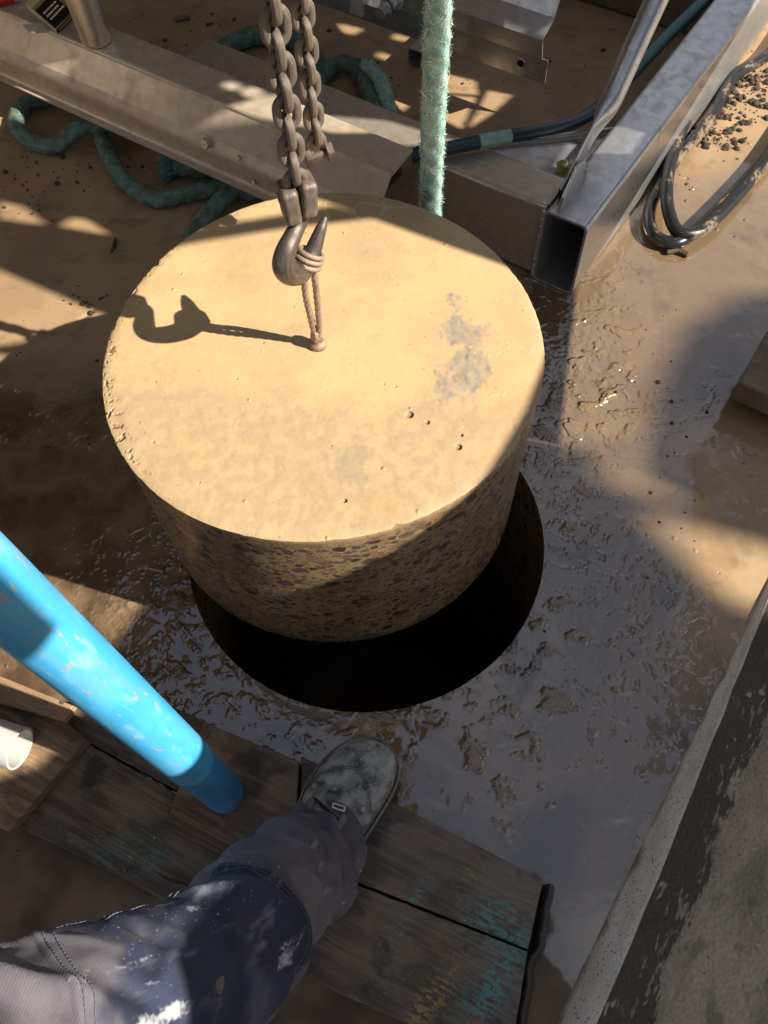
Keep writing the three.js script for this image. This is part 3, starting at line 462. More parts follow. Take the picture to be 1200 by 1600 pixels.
// ------------------------------------------------------------------ ropes
const ropeSet = texSet(512, 512, (u, v) => { const a = fbm(u * 10, v * 6, 3), f = ns(u * 120, v * 60), s = ns(u * 30 + v * 12, v * 140 + u * 60); return { c: mix3([0.36, 0.52, 0.44], [0.20, 0.36, 0.31], ss(-0.4, 0.5, a + 0.5 * s)).map((q) => q * (1 + 0.3 * f)), r: 0.9, h: 0.5 + 0.35 * s + 0.25 * f }; });
const tealSet = texSet(512, 512, (u, v) => { const a = fbm(u * 9, v * 5, 4), f = ns(u * 120, v * 60), s = ns(u * 30 + v * 12, v * 140 + u * 60); let c = mix3([0.15, 0.235, 0.195], [0.075, 0.125, 0.10], ss(-0.4, 0.5, a + 0.4 * s)); c = mix3(c, [0.14, 0.10, 0.06], ss(0.1, 0.6, fbm(u * 5 + 7, v * 3, 3)) * 0.7); return { c: c.map((q) => q * (1 + 0.3 * f)), r: 0.9, h: 0.5 + 0.35 * s + 0.25 * f }; });
const ropeMat = std(ropeSet, 0.002, { sheen: 0.2 }, [4, 1]), tealMat = std(tealSet, 0.002, {}, [3, 1]);
const braid = (k, n = 3) => (t, th, l) => 0.9 + 0.05 * Math.cos(n * (th - k * l)) + 0.05 * Math.cos(n * (th + k * l)) + 0.05 * ns(l * 60, Math.cos(th) * 2) + 0.04 * ns(l * 160, th * 3);
const fuzzMat = { pale: new THREE.MeshStandardMaterial({ vertexColors: true, roughness: 0.9, side: THREE.DoubleSide }) };
function fuzz(geo, R, count, seed, cols, len = 0.011, dirty) {  // loose fibres standing off a rope
  const { curve, fr, rings } = geo.userData, r = rng(seed), P = [], C = [];
  for (let i = 0; i < count; i++) {
    const t = r(), k = Math.round(t * rings), c = curve.getPointAt(t), th = r() * 6.2832, out = fr.normals[k].clone().multiplyScalar(Math.cos(th)).addScaledVector(fr.binormals[k], Math.sin(th)), tan = fr.tangents[k], sid = tan.clone().cross(out);
    const b = c.clone().addScaledVector(out, R * 0.94), L = len * (0.4 + 0.9 * r()), lean = (r() - 0.5) * 2.2, sl = (r() - 0.5) * 2.4, up = 0.12 + 0.4 * r() * r();
    const m = b.clone().addScaledVector(out, L * 0.5 * up).addScaledVector(tan, L * 0.45 * lean).addScaledVector(sid, L * 0.45 * sl), e = b.clone().addScaledVector(out, L * up * 0.75).addScaledVector(tan, L * lean + L * 0.3 * (r() - 0.5)).addScaledVector(sid, L * sl);
    const wv = e.clone().sub(b).cross(out).normalize().multiplyScalar(0.00042), col = cols[Math.floor(r() * cols.length)], kk = 0.75 + 0.5 * r();
    const q = [b.clone().add(wv), b.clone().sub(wv), m.clone().add(wv), m.clone().add(wv), b.clone().sub(wv), m.clone().sub(wv), m.clone().add(wv), m.clone().sub(wv), e];
    for (const p of q) { P.push(p.x, p.y, p.z); C.push(col[0] * kk, col[1] * kk, col[2] * kk); }
  }
  const g = new THREE.BufferGeometry(); g.setAttribute('position', new THREE.Float32BufferAttribute(P, 3)); g.setAttribute('color', new THREE.Float32BufferAttribute(C, 3)); g.computeVertexNormals(); return g;
}
const paleCols = [[0.55, 0.72, 0.62], [0.42, 0.62, 0.55], [0.7, 0.78, 0.68], [0.5, 0.56, 0.42]], tealCols = [[0.13, 0.22, 0.18], [0.08, 0.14, 0.115], [0.20, 0.30, 0.25]];
function rope(name, label, pts, R, o) {
  const t = thing(name, label, 'rope', [0, 0, 0], 0, o.group), L = pts.reduce((s, p, i) => i ? s + p.distanceTo(pts[i - 1]) : 0, 0);
  const g = sweep(pts, R, { rings: Math.ceil(L / 0.004), rad: 24, disp: braid(o.k || 55) });
  mesh('rope_body', g, o.mat, t); stuff(mesh('loose_fibres', fuzz(g, R, Math.floor(L * o.n), o.seed, o.cols, o.len), fuzzMat.pale, t)); return t;
}
const RX = 0.1035, RZ = -1.165;
rope('hanging_rope', 'pale green frayed rope hanging straight down behind the concrete core', [V(RX, 0.27, RZ), V(RX - 0.001, 0.5, RZ), V(RX + 0.001, 0.8, RZ + 0.001), V(RX, 1.2, RZ), V(RX - 0.09, 1.76, RZ)], 0.0205, { mat: ropeMat, n: 6500, seed: 11, cols: paleCols, len: 0.011, k: 60 });
const P3 = (a, h) => a.map(([x, z, y]) => V(x, y ?? h, z));
rope('coiled_rope', 'dark teal rope looped on the mud at the left under the steel channel', P3([[-0.56, -1.935, 0.04], [-0.622, -1.918, 0.055], [-0.727, -1.909, 0.05], [-0.804, -1.879], [-0.875, -1.909], [-0.918, -1.981], [-0.905, -2.053], [-0.863, -2.077], [-0.808, -2.075], [-0.742, -2.015], [-0.7, -1.941], [-0.672, -1.87], [-0.633, -1.78], [-0.582, -1.706], [-0.515, -1.662], [-0.434, -1.68], [-0.352, -1.691], [-0.27, -1.665]], 0.024), 0.0212, { mat: tealMat, n: 4200, seed: 12, cols: tealCols, len: 0.010, k: 55 });
{
  const t = rope('frayed_rope_end', 'thick dark teal rope with a frayed brush end under the channel', P3([[-0.478, -1.775], [-0.42, -1.765], [-0.34, -1.75], [-0.25, -1.73]], 0.034), 0.031, { mat: tealMat, n: 5200, seed: 13, cols: tealCols, len: 0.014, k: 50 });
  const r = rng(14), g = []; const P = [], C = [];
  for (let i = 0; i < 1500; i++) { const a = r() * 6.2832, q = 0.03 * Math.sqrt(r()), b = V(-0.478, 0.034 + q * Math.sin(a), -1.775 + q * Math.cos(a)), d = V(-0.6 - 0.6 * r(), (r() - 0.6) * 0.9, 0.7 * (r() - 0.25) + (r() - 0.5) * 0.6).normalize(), L = 0.02 + 0.035 * r(), e = b.clone().addScaledVector(d, L); e.y = Math.max(0.004, e.y); const m = b.clone().lerp(e, 0.5).add(V(0, 0.006 * r(), 0)), w = V(r() - 0.5, r() - 0.5, r() - 0.5).cross(d).normalize().multiplyScalar(0.0007), c = r() < 0.25 ? [0.26, 0.34, 0.33] : [0.08, 0.19, 0.2];
    for (const p of [b.clone().add(w), b.clone().sub(w), m.clone().add(w), m.clone().add(w), b.clone().sub(w), m.clone().sub(w), m.clone().add(w), m.clone().sub(w), e]) { P.push(p.x, p.y, p.z); C.push(...c); } }
  const ge = new THREE.BufferGeometry(); ge.setAttribute('position', new THREE.Float32BufferAttribute(P, 3)); ge.setAttribute('color', new THREE.Float32BufferAttribute(C, 3)); ge.computeVertexNormals(); stuff(mesh('frayed_fibres', ge, fuzzMat.pale, t));
}
rope('short_rope', 'short dark teal rope tail beside the rim of the concrete core', P3([[-0.27, -1.70, 0.05], [-0.325, -1.668, 0.04], [-0.375, -1.62, 0.028], [-0.41, -1.56, 0.024], [-0.42, -1.5, 0.024]], 0.024), 0.022, { mat: tealMat, n: 4200, seed: 15, cols: tealCols, len: 0.01, k: 55 });
rope('back_rope', 'dark teal rope bundle on the mud behind the steel channel, behind the chains', P3([[-0.44, -2.2], [-0.38, -2.27], [-0.31, -2.315], [-0.225, -2.305], [-0.155, -2.24], [-0.13, -2.15], [-0.16, -2.08], [-0.24, -2.06]], 0.028), 0.027, { mat: tealMat, n: 4200, seed: 16, cols: tealCols, len: 0.012, k: 50 });
rope('rope_loop', 'teal rope loop with a pale whipped end behind the channel, right of the chains', P3([[-0.14, -2.05], [-0.12, -2.11], [-0.075, -2.165], [-0.02, -2.14], [0.0, -2.06], [0.012, -1.98], [0.02, -1.9]], 0.03), 0.024, { mat: tealMat, n: 4200, seed: 17, cols: tealCols, len: 0.012, k: 55 });
rope('whipped_rope_end', 'pale aqua whipped end of rope lying on the teal loop', P3([[0.0, -2.105, 0.062], [0.03, -2.06, 0.06], [0.05, -1.99, 0.045], [0.06, -1.93, 0.03]], 0.03), 0.02, { mat: ropeMat, n: 5000, seed: 18, cols: paleCols, len: 0.012, k: 60 });

// ------------------------------------------------------------------ the steel frame: two box tubes, gusset, plate
const FA = -0.6158;                                      // local x along the cross tube, local z towards the near left
{
  const t = thing('tube_chassis', 'galvanised box tube frame corner with one open tube end facing the core', 'chassis', [0, 0, 0], FA);
  const tube = (w, h, th, len, r = 0.012) => { const g = poly(rrect(w, h, r), len, { holes: [rrect(w - 2 * th, h - 2 * th, r - th * 0.6).reverse()] }); return g; };
  const a = tube(0.1, 0.19, 0.0055, 3.6); a.translate(-0.45, 0.097, -1.327 - 3.6); mesh('side_tube', boxUV(a), galv, t);
  const b = tube(0.105, 0.19, 0.0055, 0.985); b.rotateY(Math.PI / 2); b.translate(-1.487, 0.0965, -1.39); mesh('cross_tube', boxUV(b), muddyMetal, t);
  const bb = tube(0.1, 0.19, 0.0055, 1.9); bb.rotateY(Math.PI / 2); bb.translate(-2.402, 0.0965, -2.43); mesh('rear_tube', boxUV(bb), darkMetal, t);
  const gs = slab([[-0.745, -1.4445], [-0.745, -1.505], [-0.51, -1.72], [-0.502, -1.72], [-0.502, -1.4445]], 0.120, 0.126, 0.001); mesh('gusset_plate', boxUV(gs), galv, t);
  const lip = sweep([V(-0.75, 0.135, -1.505), V(-0.508, 0.135, -1.722)], 0.006, { rings: 4, rad: 6 }); mesh('gusset_lip', lip, galv, t);
  const we = sweep([...Array(24)].map((_, i) => V(-0.502, 0.186 - i * 0.0078, -1.3325 + 0.0012 * Math.sin(i * 2.3))), 0.0042, { rings: 90, rad: 8, disp: (q, th, l) => 1 + 0.25 * Math.sin(l * 900) }); mesh('weld_bead', we, galv, t);
  const wt = sweep([...Array(20)].map((_, i) => V(-0.501, 0.1925, -1.345 - i * 0.005)), 0.003, { rings: 60, rad: 8, disp: (q, th, l) => 1 + 0.25 * Math.sin(l * 900) }); mesh('weld_bead', wt, galv, t);
  const brass = new THREE.MeshStandardMaterial({ color: new THREE.Color().setRGB(0.5, 0.44, 0.2), metalness: 0.7, roughness: 0.4 });
  const bo = mesh('bolt', hexBolt(0.014, 0.026), brass, t); bo.position.set(-0.548, 0.126, -1.53); bo.rotation.z = 0.3;
  const sq = slab([[-0.60, -1.46], [-0.60, -1.5], [-0.515, -1.54], [-0.515, -1.46]], 0.127, 0.131, 0.001); mesh('clip_plate', boxUV(sq), galv, t);
}
// flattened brace tube bolted on the frame corner
{
  const t = thing('brace_tube', 'galvanised round brace with flattened bolted foot rising from the frame corner', 'brace', [0.408, 0.192, -1.4263], FA);
  const pts = [V(0, 0.0, 0.02), V(0, 0.012, -0.01), V(0, 0.055, -0.065), V(0, 0.09, -0.128), V(0, 0.112, -0.168), V(0, 0.18, -0.236), V(0, 0.245, -0.305), V(0, 0.6, -0.66), V(0, 1.2, -1.26)];
  const curve = new THREE.CatmullRomCurve3(pts, false, 'centripetal'), L = curve.getLength(), P = [], U = [], I = [], n = 150, m = 28;
  for (let i = 0; i <= n; i++) { const q = i / n, s = Math.pow(q, 1.8), c = curve.getPointAt(s), tn = curve.getTangentAt(s), nn = V(1, 0, 0), bi = tn.clone().cross(nn).normalize(), l = s * L, f = ss(0.135, 0.215, l), A = mix(0.0042, 0.0235, f), B = mix(0.027, 0.0235, f), e = mix(3.5, 2, f);
    for (let j = 0; j <= m; j++) { const th = j / m * 6.28319, ca = Math.cos(th), sa = Math.sin(th), k = Math.pow(Math.pow(Math.abs(ca), e) + Math.pow(Math.abs(sa), e), -1 / e); const p = c.clone().addScaledVector(nn, ca * k * A).addScaledVector(bi, sa * k * B); P.push(p.x, p.y, p.z); U.push(l, j / m * 0.15); } }
  for (let i = 0; i < n; i++) for (let j = 0; j < m; j++) { const a = i * (m + 1) + j, b = a + m + 1; I.push(a, a + 1, b, b, a + 1, b + 1); }
  const g = new THREE.BufferGeometry(); g.setAttribute('position', new THREE.Float32BufferAttribute(P, 3)); g.setAttribute('uv', new THREE.Float32BufferAttribute(U, 2)); g.setIndex(I); g.computeVertexNormals(); mesh('tube', g, galv, t);
  const lug = poly([[0.035, 0], [0.035, 0.012], [0.012, 0.06], [-0.03, 0.075], [-0.075, 0.03], [-0.085, 0]], 0.008, { bevel: 0.001 }); lug.rotateY(-Math.PI / 2 + Math.PI); lug.translate(0.0145, 0, -0.02); mesh('lug_plate', boxUV(lug), galv, t);
  const b = hexBolt(0.0095, 0.012); b.rotateZ(-Math.PI / 2); const bm = mesh('bolt', b, galv, t); bm.position.set(0.0148, 0.035, -0.042);
  const b2 = hexBolt(0.0095, 0.012); b2.rotateZ(Math.PI / 2); const bn = mesh('bolt_nut', b2, galv, t); bn.position.set(-0.0052, 0.035, -0.042);
}
// Z-section channel at the left
{
  const t = thing('steel_channel', 'long muddy bent steel channel crossing the upper left, with a bolt in its web', 'steel channel', [0, 0, 0], FA);
  const y1 = 0.24, zf = -1.203, th = 0.005, pr = [[-1.292, y1]];
  for (let i = 0; i <= 6; i++) { const a = Math.PI / 2 * (1 - i / 6); pr.push([zf - 0.008 + 0.008 * Math.cos(a), y1 - 0.008 + 0.008 * Math.sin(a)]); }
  const out = []; for (let i = 0; i <= 8; i++) { const k = i / 8; out.push([mix(zf + 0.001, -1.157, k), mix(y1 - 0.010, 0.176, k)]); }
  for (let i = 1; i <= 8; i++) { const a = i / 8; out.push([-1.157 + 0.011 * Math.sin(a * Math.PI / 2), 0.176 - 0.034 * a]); }
  out.push([-1.146, 0.112]); for (let i = 1; i <= 5; i++) { const a = i / 5 * Math.PI / 2; out.push([-1.146 + 0.01 * (1 - Math.cos(a)), 0.112 - 0.012 * Math.sin(a)]); }
  pr.push(...out, [-1.128, 0.099], [-1.128, 0.095], ...out.slice().reverse().map(([z, y]) => [z - 0.004, y - 0.003]));
  pr.push([-1.292, y1 - th]);
  const g = poly(pr.map(([z, y]) => [z, y]), 1.9); g.rotateY(-Math.PI / 2); g.translate(-0.80, 0, 0);   // shape x -> -z... turned so it runs to the left
  mesh('channel_section', boxUV(g), tanMetal, t);
  const sp = new THREE.BoxGeometry(1.9, 0.03, 0.04); sp.translate(-1.75, 0.218, -1.27); mesh('stiffener', boxUV(sp), darkMetal, t);
  for (const [e, y, r] of [[-1.262, 0.165, 0.012], [-1.172, 0.162, 0.006], [-1.132, 0.12, 0.0055]]) { const b = hexBolt(r, r * 1.3); b.rotateX(Math.PI / 2 - 0.3); mesh('bolt', b, muddyMetal, t).position.set(e, y, y < 0.13 ? -1.146 : -1.153); }
  for (const e of [-1.5, -1.0, -2.4]) { const f = new THREE.BoxGeometry(0.05, 0.2, 0.05); f.translate(e - 0.2, 0.1, -1.262); if (e < -1.2) mesh('foot', boxUV(f), darkMetal, t); }
}
// folded galvanised bracket at the top
{
  const t = thing('folded_bracket', 'folded galvanised sheet bracket with bolt holes at the top', 'bracket', [0, 0, 0], FA);
  const pr = [[-1.832, 0.1], [-1.828, 0.165], [-1.791, 0.188], [-1.777, 0.241], [-1.829, 0.267], [-1.843, 0.301], [-1.86, 0.40], [-1.95, 0.42]], th = 0.004;
  const inner = pr.map(([z, y]) => [z - th, y - th * 0.4]).reverse();
  const g = poly([...pr, ...inner].map(([z, y]) => [z, y]), 1.15); g.rotateY(-Math.PI / 2); g.translate(-0.75, 0, 0);
  mesh('sheet', boxUV(g), galv, t);
  const hole = (e, y, z, tilt) => { const h = new THREE.TorusGeometry(0.011, 0.0025, 8, 24); const m = mesh('hole_rim', h, galv, t); m.position.set(e, y, z); m.rotation.x = tilt; const d = new THREE.CircleGeometry(0.011, 20); const k = mesh('bolt_hole', d, darkHole, m); k.position.z = 0.0012; };
  const darkHole = new THREE.MeshStandardMaterial({ color: 0x0a0908, roughness: 1 });
  hole(-1.03, 0.213, -1.7825, -0.26); hole(-0.82, 0.135, -1.8285, -0.06);
  for (const [e, y, z] of [[-1.16, 0.212, -1.784]]) { const b = hexBolt(0.017, 0.02); b.rotateX(Math.PI / 2); const m = mesh('bolt', b, galv, t); m.position.set(e, y, z); m.rotation.x = -0.26; }
  const st = poly(rrect(0.045, 0.05, 0.006), 0.5, { holes: [rrect(0.037, 0.042, 0.003).reverse()] }); st.translate(-1.105, 0.075, -1.79 - 0.5); mesh('box_foot', boxUV(st), galv, t);
}
{
  const t = thing('clamp', 'small bolted galvanised clamp at the top edge behind the rope', 'clamp', [0, 0, 0], FA);
  const pl = poly([[-0.045, -0.05], [0.045, -0.05], [0.045, 0.05], [0.02, 0.075], [-0.02, 0.075], [-0.045, 0.05]], 0.012, { bevel: 0.002, holes: [circ(0.018, 0.03, 0.012).reverse()] });
  const m = mesh('plate', boxUV(pl), galv, t); m.position.set(-1.225, 0.245, -1.77); m.rotation.x = -0.5;
  const tg = new RoundedBoxGeometry(0.035, 0.09, 0.02, 3, 0.003); const q = mesh('tongue', boxUV(tg), galv, t); q.position.set(-1.24, 0.225, -1.735); q.rotation.x = -0.2;
  const b = hexBolt(0.016, 0.022); b.rotateX(Math.PI / 2); mesh('bolt', b, galv, t).position.set(-1.285, 0.25, -1.755);
  const b2 = hexBolt(0.016, 0.022); b2.rotateX(Math.PI / 2); mesh('bolt', b2, galv, t).position.set(-1.175, 0.2, -1.755);
  const arm = new THREE.BoxGeometry(0.02, 0.3, 0.02); arm.translate(-1.225, 0.36, -1.86); arm.rotateX(0); mesh('arm', boxUV(arm), galv, t);
}

// ------------------------------------------------------------------ hoses
const hoseSet = texSet(512, 256, (u, v) => { const a = fbm(u * 5, v * 2.2, 4), b = ns(u * 70, v * 10), mud = ss(0.02, 0.4, a + 0.35 * b * ss(-0.2, 0.3, a)); return { c: mix3([0.014, 0.014, 0.015], [0.17, 0.115, 0.066], mud), r: mix(0.28, 0.75, mud), h: 0.5 + 0.3 * mud + 0.1 * b }; });
const hoseMat = std(hoseSet, 0.0012, {}, [1.4, 1]);
const tealHoseSet = texSet(512, 256, (u, v) => { const a = fbm(u * 9 + 3, v * 3, 4), d = Math.max(Math.abs(Math.sin((u * 90 + v * 8) * 3.14159)), 0); return { c: mix3([0.02, 0.11, 0.12], [0.06, 0.10, 0.095], ss(0, 0.5, a)).map((q) => q * (0.75 + 0.35 * d)), r: 0.4 + 0.2 * a, h: 0.5 + 0.2 * d }; });
{
  const t = thing('teal_hose', 'dark blue hose with braided teal cover crossing behind the hanging rope', 'hose');
  const p = [[-0.05, 0.05, -1.50], [-0.029, 0.075, -1.515], [0.016, 0.135, -1.522], [0.1, 0.214, -1.535], [0.171, 0.212, -1.553], [0.284, 0.212, -1.580], [0.39, 0.195, -1.62], [0.492, 0.172, -1.69], [0.56, 0.165, -1.765], [0.638, 0.165, -1.862], [0.745, 0.165, -1.998], [0.878, 0.165, -2.156], [1.2, 0.165, -2.6]].map((q) => V(...q));
  const cv = new THREE.CatmullRomCurve3(p, false, 'centripetal'); const cut = (a, b) => [...Array(24)].map((_, i) => cv.getPointAt(a + (b - a) * i / 23));
  const dk = new THREE.MeshPhysicalMaterial({ color: new THREE.Color().setRGB(0.012, 0.03, 0.042), roughness: 0.32 });
  mesh('hose_body', sweep(cut(0, 0.42), 0.0145, { rings: 90, rad: 18 }), dk, t);
  mesh('braided_cover', sweep(cut(0.42, 1), 0.0158, { rings: 200, rad: 24, disp: (q, th, l) => 0.97 + 0.03 * Math.abs(Math.sin(6 * (th - 60 * l))) + 0.02 * Math.abs(Math.sin(6 * (th + 60 * l))) }), std(tealHoseSet, 0.001, {}, [1, 1]), t);
  mesh('tape_band', sweep(cut(0.205, 0.245), 0.0152, { rings: 20, rad: 18 }), ropeMat, t);
}
const hoseA = [[1.22, 0.10, -2.56], [1.083, 0.07, -2.33], [0.965, 0.055, -2.165], [0.876, 0.05, -2.0], [0.776, 0.05, -1.8], [0.711, 0.045, -1.64], [0.690, 0.04, -1.52], [0.703, 0.034, -1.462], [0.742, 0.03, -1.462], [0.80, 0.028, -1.51], [0.96, 0.028, -1.69], [1.15, 0.04, -1.93], [1.4, 0.06, -2.3]];
const hoseB = [[1.25, 0.03, -2.35], [1.093, 0.02, -2.142], [0.98, 0.02, -2.05], [0.868, 0.018, -1.87], [0.755, 0.018, -1.729], [0.685, 0.018, -1.617], [0.652, 0.017, -1.535], [0.655, 0.017, -1.47], [0.692, 0.018, -1.445], [0.745, 0.02, -1.478], [0.84, 0.018, -1.575], [1.0, 0.018, -1.757], [1.2, 0.02, -2.05]];
for (const [p, l] of [[hoseA, 'muddy black hose loop at the right lying over the other, inner bend'], [hoseB, 'muddy black hose loop at the right lying under the other, outer bend']]) tag(mesh('black_hose', sweep(p.map((q) => V(...q)), 0.0148, { rings: 220, rad: 18 }), hoseMat), l, 'hose');

// ------------------------------------------------------------------ things on the channel: steel cup, packet, lighter
{
  const t = thing('steel_cup', 'dented steel tumbler standing on the steel channel, top left', 'cup', [-0.632, 0.2405, -1.957]);
  const pr = [[0, 0.002], [0.030, 0.002], [0.033, 0], [0.0355, 0.003], [0.0362, 0.009], [0.0352, 0.012], [0.0366, 0.016], [0.040, 0.09], [0.0445, 0.165], [0.0455, 0.167], [0.0438, 0.166], [0.039, 0.09], [0.0345, 0.012], [0, 0.009]].map((p) => new THREE.Vector2(...p));
  const g = new THREE.LatheGeometry(pr, 48); mesh('cup_body', g, std(metalSet, 0.0002, { metalness: 0.9, color: new THREE.Color().setRGB(1.25, 1.15, 1.0) }, [3, 3]), t);
}
{
  const cv = document.createElement('canvas'); cv.width = 256; cv.height = 384; const c = cv.getContext('2d');
  c.fillStyle = '#0c0b0a'; c.fillRect(0, 0, 256, 384); c.fillStyle = '#8d7a35'; c.fillRect(0, 0, 256, 120); c.fillStyle = '#b7a977'; c.fillRect(0, 0, 120, 80); c.fillStyle = '#15130f'; c.fillRect(0, 120, 256, 20);
  c.fillStyle = '#e6dfc8'; const r = rng(4); for (let l = 0; l < 3; l++) { let x = 40; while (x < 215) { const w = 8 + r() * 22; c.fillRect(x, 190 + l * 44, w, 20); x += w + 7; } }
  const tx = new THREE.CanvasTexture(cv); tx.colorSpace = THREE.SRGBColorSpace;
  const t = thing('cigarette_packet', 'black and gold cigarette packet leaning on the channel beside the cup', 'cigarette packet', [-0.745, 0.242, -2.035], 0.5);
  const m = new THREE.MeshPhysicalMaterial({ map: tx, roughness: 0.3 }), w = new THREE.MeshStandardMaterial({ color: 0xb9b2a2, roughness: 0.6 });
  const b = mesh('packet_body', new THREE.BoxGeometry(0.058, 0.024, 0.088), [w, w, m, w, m, m], t); b.position.y = 0.03; b.rotation.set(0.45, 0.4, 0.1);
  const f = mesh('open_flap', new RoundedBoxGeometry(0.052, 0.004, 0.03, 2, 0.001), w, t); f.position.set(-0.05, 0.018, 0.03); f.rotation.set(0.3, 0.2, -0.4);
}
{
  const t = thing('lighter', 'red cigarette lighter at the top left corner on the channel', 'lighter', [-0.885, 0.2405, -2.125], 0.3);
  const g = new THREE.CapsuleGeometry(0.010, 0.05, 6, 16); g.rotateZ(Math.PI / 2); g.translate(0, 0.0105, 0); mesh('lighter_body', g, new THREE.MeshPhysicalMaterial({ color: 0xb01a08, roughness: 0.2 }), t);
  const c = new THREE.CylinderGeometry(0.009, 0.009, 0.014, 16); c.rotateZ(Math.PI / 2); c.translate(0.036, 0.0105, 0); mesh('lighter_cap', c, galv, t);
}

// ------------------------------------------------------------------ boards
const BU = [0.876, 0.482], BV = [-0.482, 0.876], B0 = [-0.75, -0.32, 0.96, 0.48];
const boardSet = texSet(1800, 900, (uu, vv) => {
  const u = B0[0] + uu * B0[2], v = B0[1] + vv * B0[3];
  const g = ns(u * 5 + 1.2 * ns(u * 3, v * 9), v * 75), g2 = ns(u * 16, v * 260), a = fbm(u * 9, v * 14, 4), f = ns(u * 240, v * 240), sl = ns(u * 75 + v * 22, v * 150);
  let c = mix3([0.175, 0.122, 0.078], [0.082, 0.058, 0.039], ss(-0.35, 0.35, a + 0.4 * g));
  c = mix3(c, [0.05, 0.036, 0.027], ss(0.15, 0.6, fbm(u * 4 + 8, v * 8, 3)) * 0.75); c = mix3(c, [0.17, 0.085, 0.05], ss(0.25, 0.6, fbm(u * 6 + 3, v * 6 + 9, 3)) * 0.5);
  const paint = (cu, cv, su, sv, col, k) => { const d = ((u - cu + 0.12 * (v - cv)) / su) ** 2 + ((v - cv) / sv) ** 2; const m = Math.exp(-d) * ss(-0.02, 0.3, 0.8 * sl + 0.5 * g2 + 0.45 * f + 0.5 * a + (k - 0.8)) * k; c = mix3(c, col, sat(m)); };
  const T = [0.085, 0.23, 0.21], Y = [0.34, 0.25, 0.06], G = [0.055, 0.17, 0.13];
  paint(0.057, -0.149, 0.022, 0.05, G, 0.8); paint(0.088, -0.124, 0.032, 0.035, T, 0.95); paint(-0.03, -0.086, 0.010, 0.06, T, 0.8); paint(0.118, -0.055, 0.022, 0.10, T, 0.95); paint(0.029, -0.165, 0.01, 0.02, Y, 0.7); paint(0.038, -0.12, 0.008, 0.03, Y, 0.55);
  paint(0.06, -0.02, 0.012, 0.06, Y, 0.7); paint(0.038, 0.018, 0.012, 0.05, Y, 0.75); paint(-0.011, -0.002, 0.018, 0.04, T, 0.6); paint(0.085, -0.01, 0.014, 0.07, G, 0.7);
  paint(-0.462, 0.047, 0.022, 0.03, G, 0.95); paint(-0.406, 0.034, 0.018, 0.03, G, 0.95); paint(-0.494, 0.043, 0.008, 0.02, Y, 0.5); paint(-0.44, 0.05, 0.006, 0.03, Y, 0.7); paint(-0.55, 0.062, 0.03, 0.02, G, 0.6);
  const sp = worley(u * 40, v * 40), spr = 0.02 + 0.12 * RV[(sp[2] + 9) & 255] ** 2; if (sp[2] < 9) c = mix3(c, [0.4, 0.36, 0.29], ss(spr, spr * 0.4, sp[0]) * ss(-0.1, 0.2, ns(u * 6, v * 6)));
  const mud = ss(0.12, 0.6, fbm(u * 7 + 30, v * 9, 5) + 0.12 * f); c = mix3(c, [0.25, 0.165, 0.09], mud * 0.6); const blk = ss(0.2, 0.5, fbm(u * 11 + 60, v * 14 + 3, 5)); c = mix3(c, [0.022, 0.017, 0.013], blk * 0.8); const wornf = ss(0.1, 0.5, ns(u * 9 + 20, v * 110) + 0.4 * g2 + 0.3 * a); c = mix3(c, [0.24, 0.165, 0.105], wornf * 0.35);
  const crack = ns(u * 7, v * 62 + 0.6 * ns(u * 20, v * 20)), ck = ss(0.47, 0.58, crack);
  c = mix3(c, [0.015, 0.011, 0.008], ck * 0.85);
  return { c: c.map((q) => q * (1 + 0.25 * g2 + 0.2 * f)), r: 0.5 + 0.25 * a + 0.2 * mud, h: 0.5 + 0.3 * g + 0.22 * g2 + 0.1 * mud + 0.12 * a + 0.08 * sl - 0.6 * ck };
});
const boardMat = std(boardSet, 0.0028, { ior: 1.5 });
const lightBoardMat = std(boardSet, 0.0022, { color: new THREE.Color().setRGB(1.7, 1.55, 1.35) });
const brownBoardMat = std(boardSet, 0.0022, { color: new THREE.Color().setRGB(1.35, 1.2, 1.05) });
const NAIL = boxUV(new THREE.CylinderGeometry(0.0034, 0.0038, 0.0022, 14));
function board(pts, y0, y1, label, m, du = 0, dv = 0, rag = 0.002, seed = 1) {
  const q = []; pts.forEach((p, i) => { const n = pts[(i + 1) % pts.length], L = Math.hypot(n[0] - p[0], n[1] - p[1]), k = Math.max(1, Math.floor(L / 0.012)); for (let j = 0; j < k; j++) { const t = j / k, e = j ? rag * (ns((p[0] + t * L) * 60 + seed * 9, i * 7 + t * L * 60)) : 0; q.push([mix(p[0], n[0], t) + e * (n[1] - p[1]) / L * -1, mix(p[1], n[1], t) + e * (n[0] - p[0]) / L]); } });
  const g = slab(q, y0, y1, 0.0022), p = g.attributes.position, uv = g.attributes.uv;
  for (let i = 0; i < p.count; i++) { const x = p.getX(i), z = p.getZ(i), dy = (y1 - p.getY(i)); uv.setXY(i, (x * BU[0] + z * BU[1] + du - B0[0]) / B0[2], (x * BV[0] + z * BV[1] + dv + dy - B0[1]) / B0[3]); }
  const o = tag(mesh('wooden_board', g, m), label, 'board'), rn = rng(seed * 17), cx = pts.reduce((a, p) => a + p[0], 0) / pts.length, cz = pts.reduce((a, p) => a + p[1], 0) / pts.length;
  for (const i of [0, 2]) { const t = 0.82 + 0.06 * rn(), h = mesh('nail', NAIL, steelRust, o); h.position.set(mix(cx, pts[i][0], t), y1 + 0.0006, mix(cz, pts[i][1], t)); h.rotation.x = 0.12; }
  return o;
}
board([[-0.148, -0.312], [-0.058, -0.265], [0.212, -0.117], [0.178, -0.0285], [-0.147, -0.1595]], 0.006, 0.05, 'dark wet board with turquoise smears between the boot and the mud', boardMat, 0, 0, 0.0015, 1);
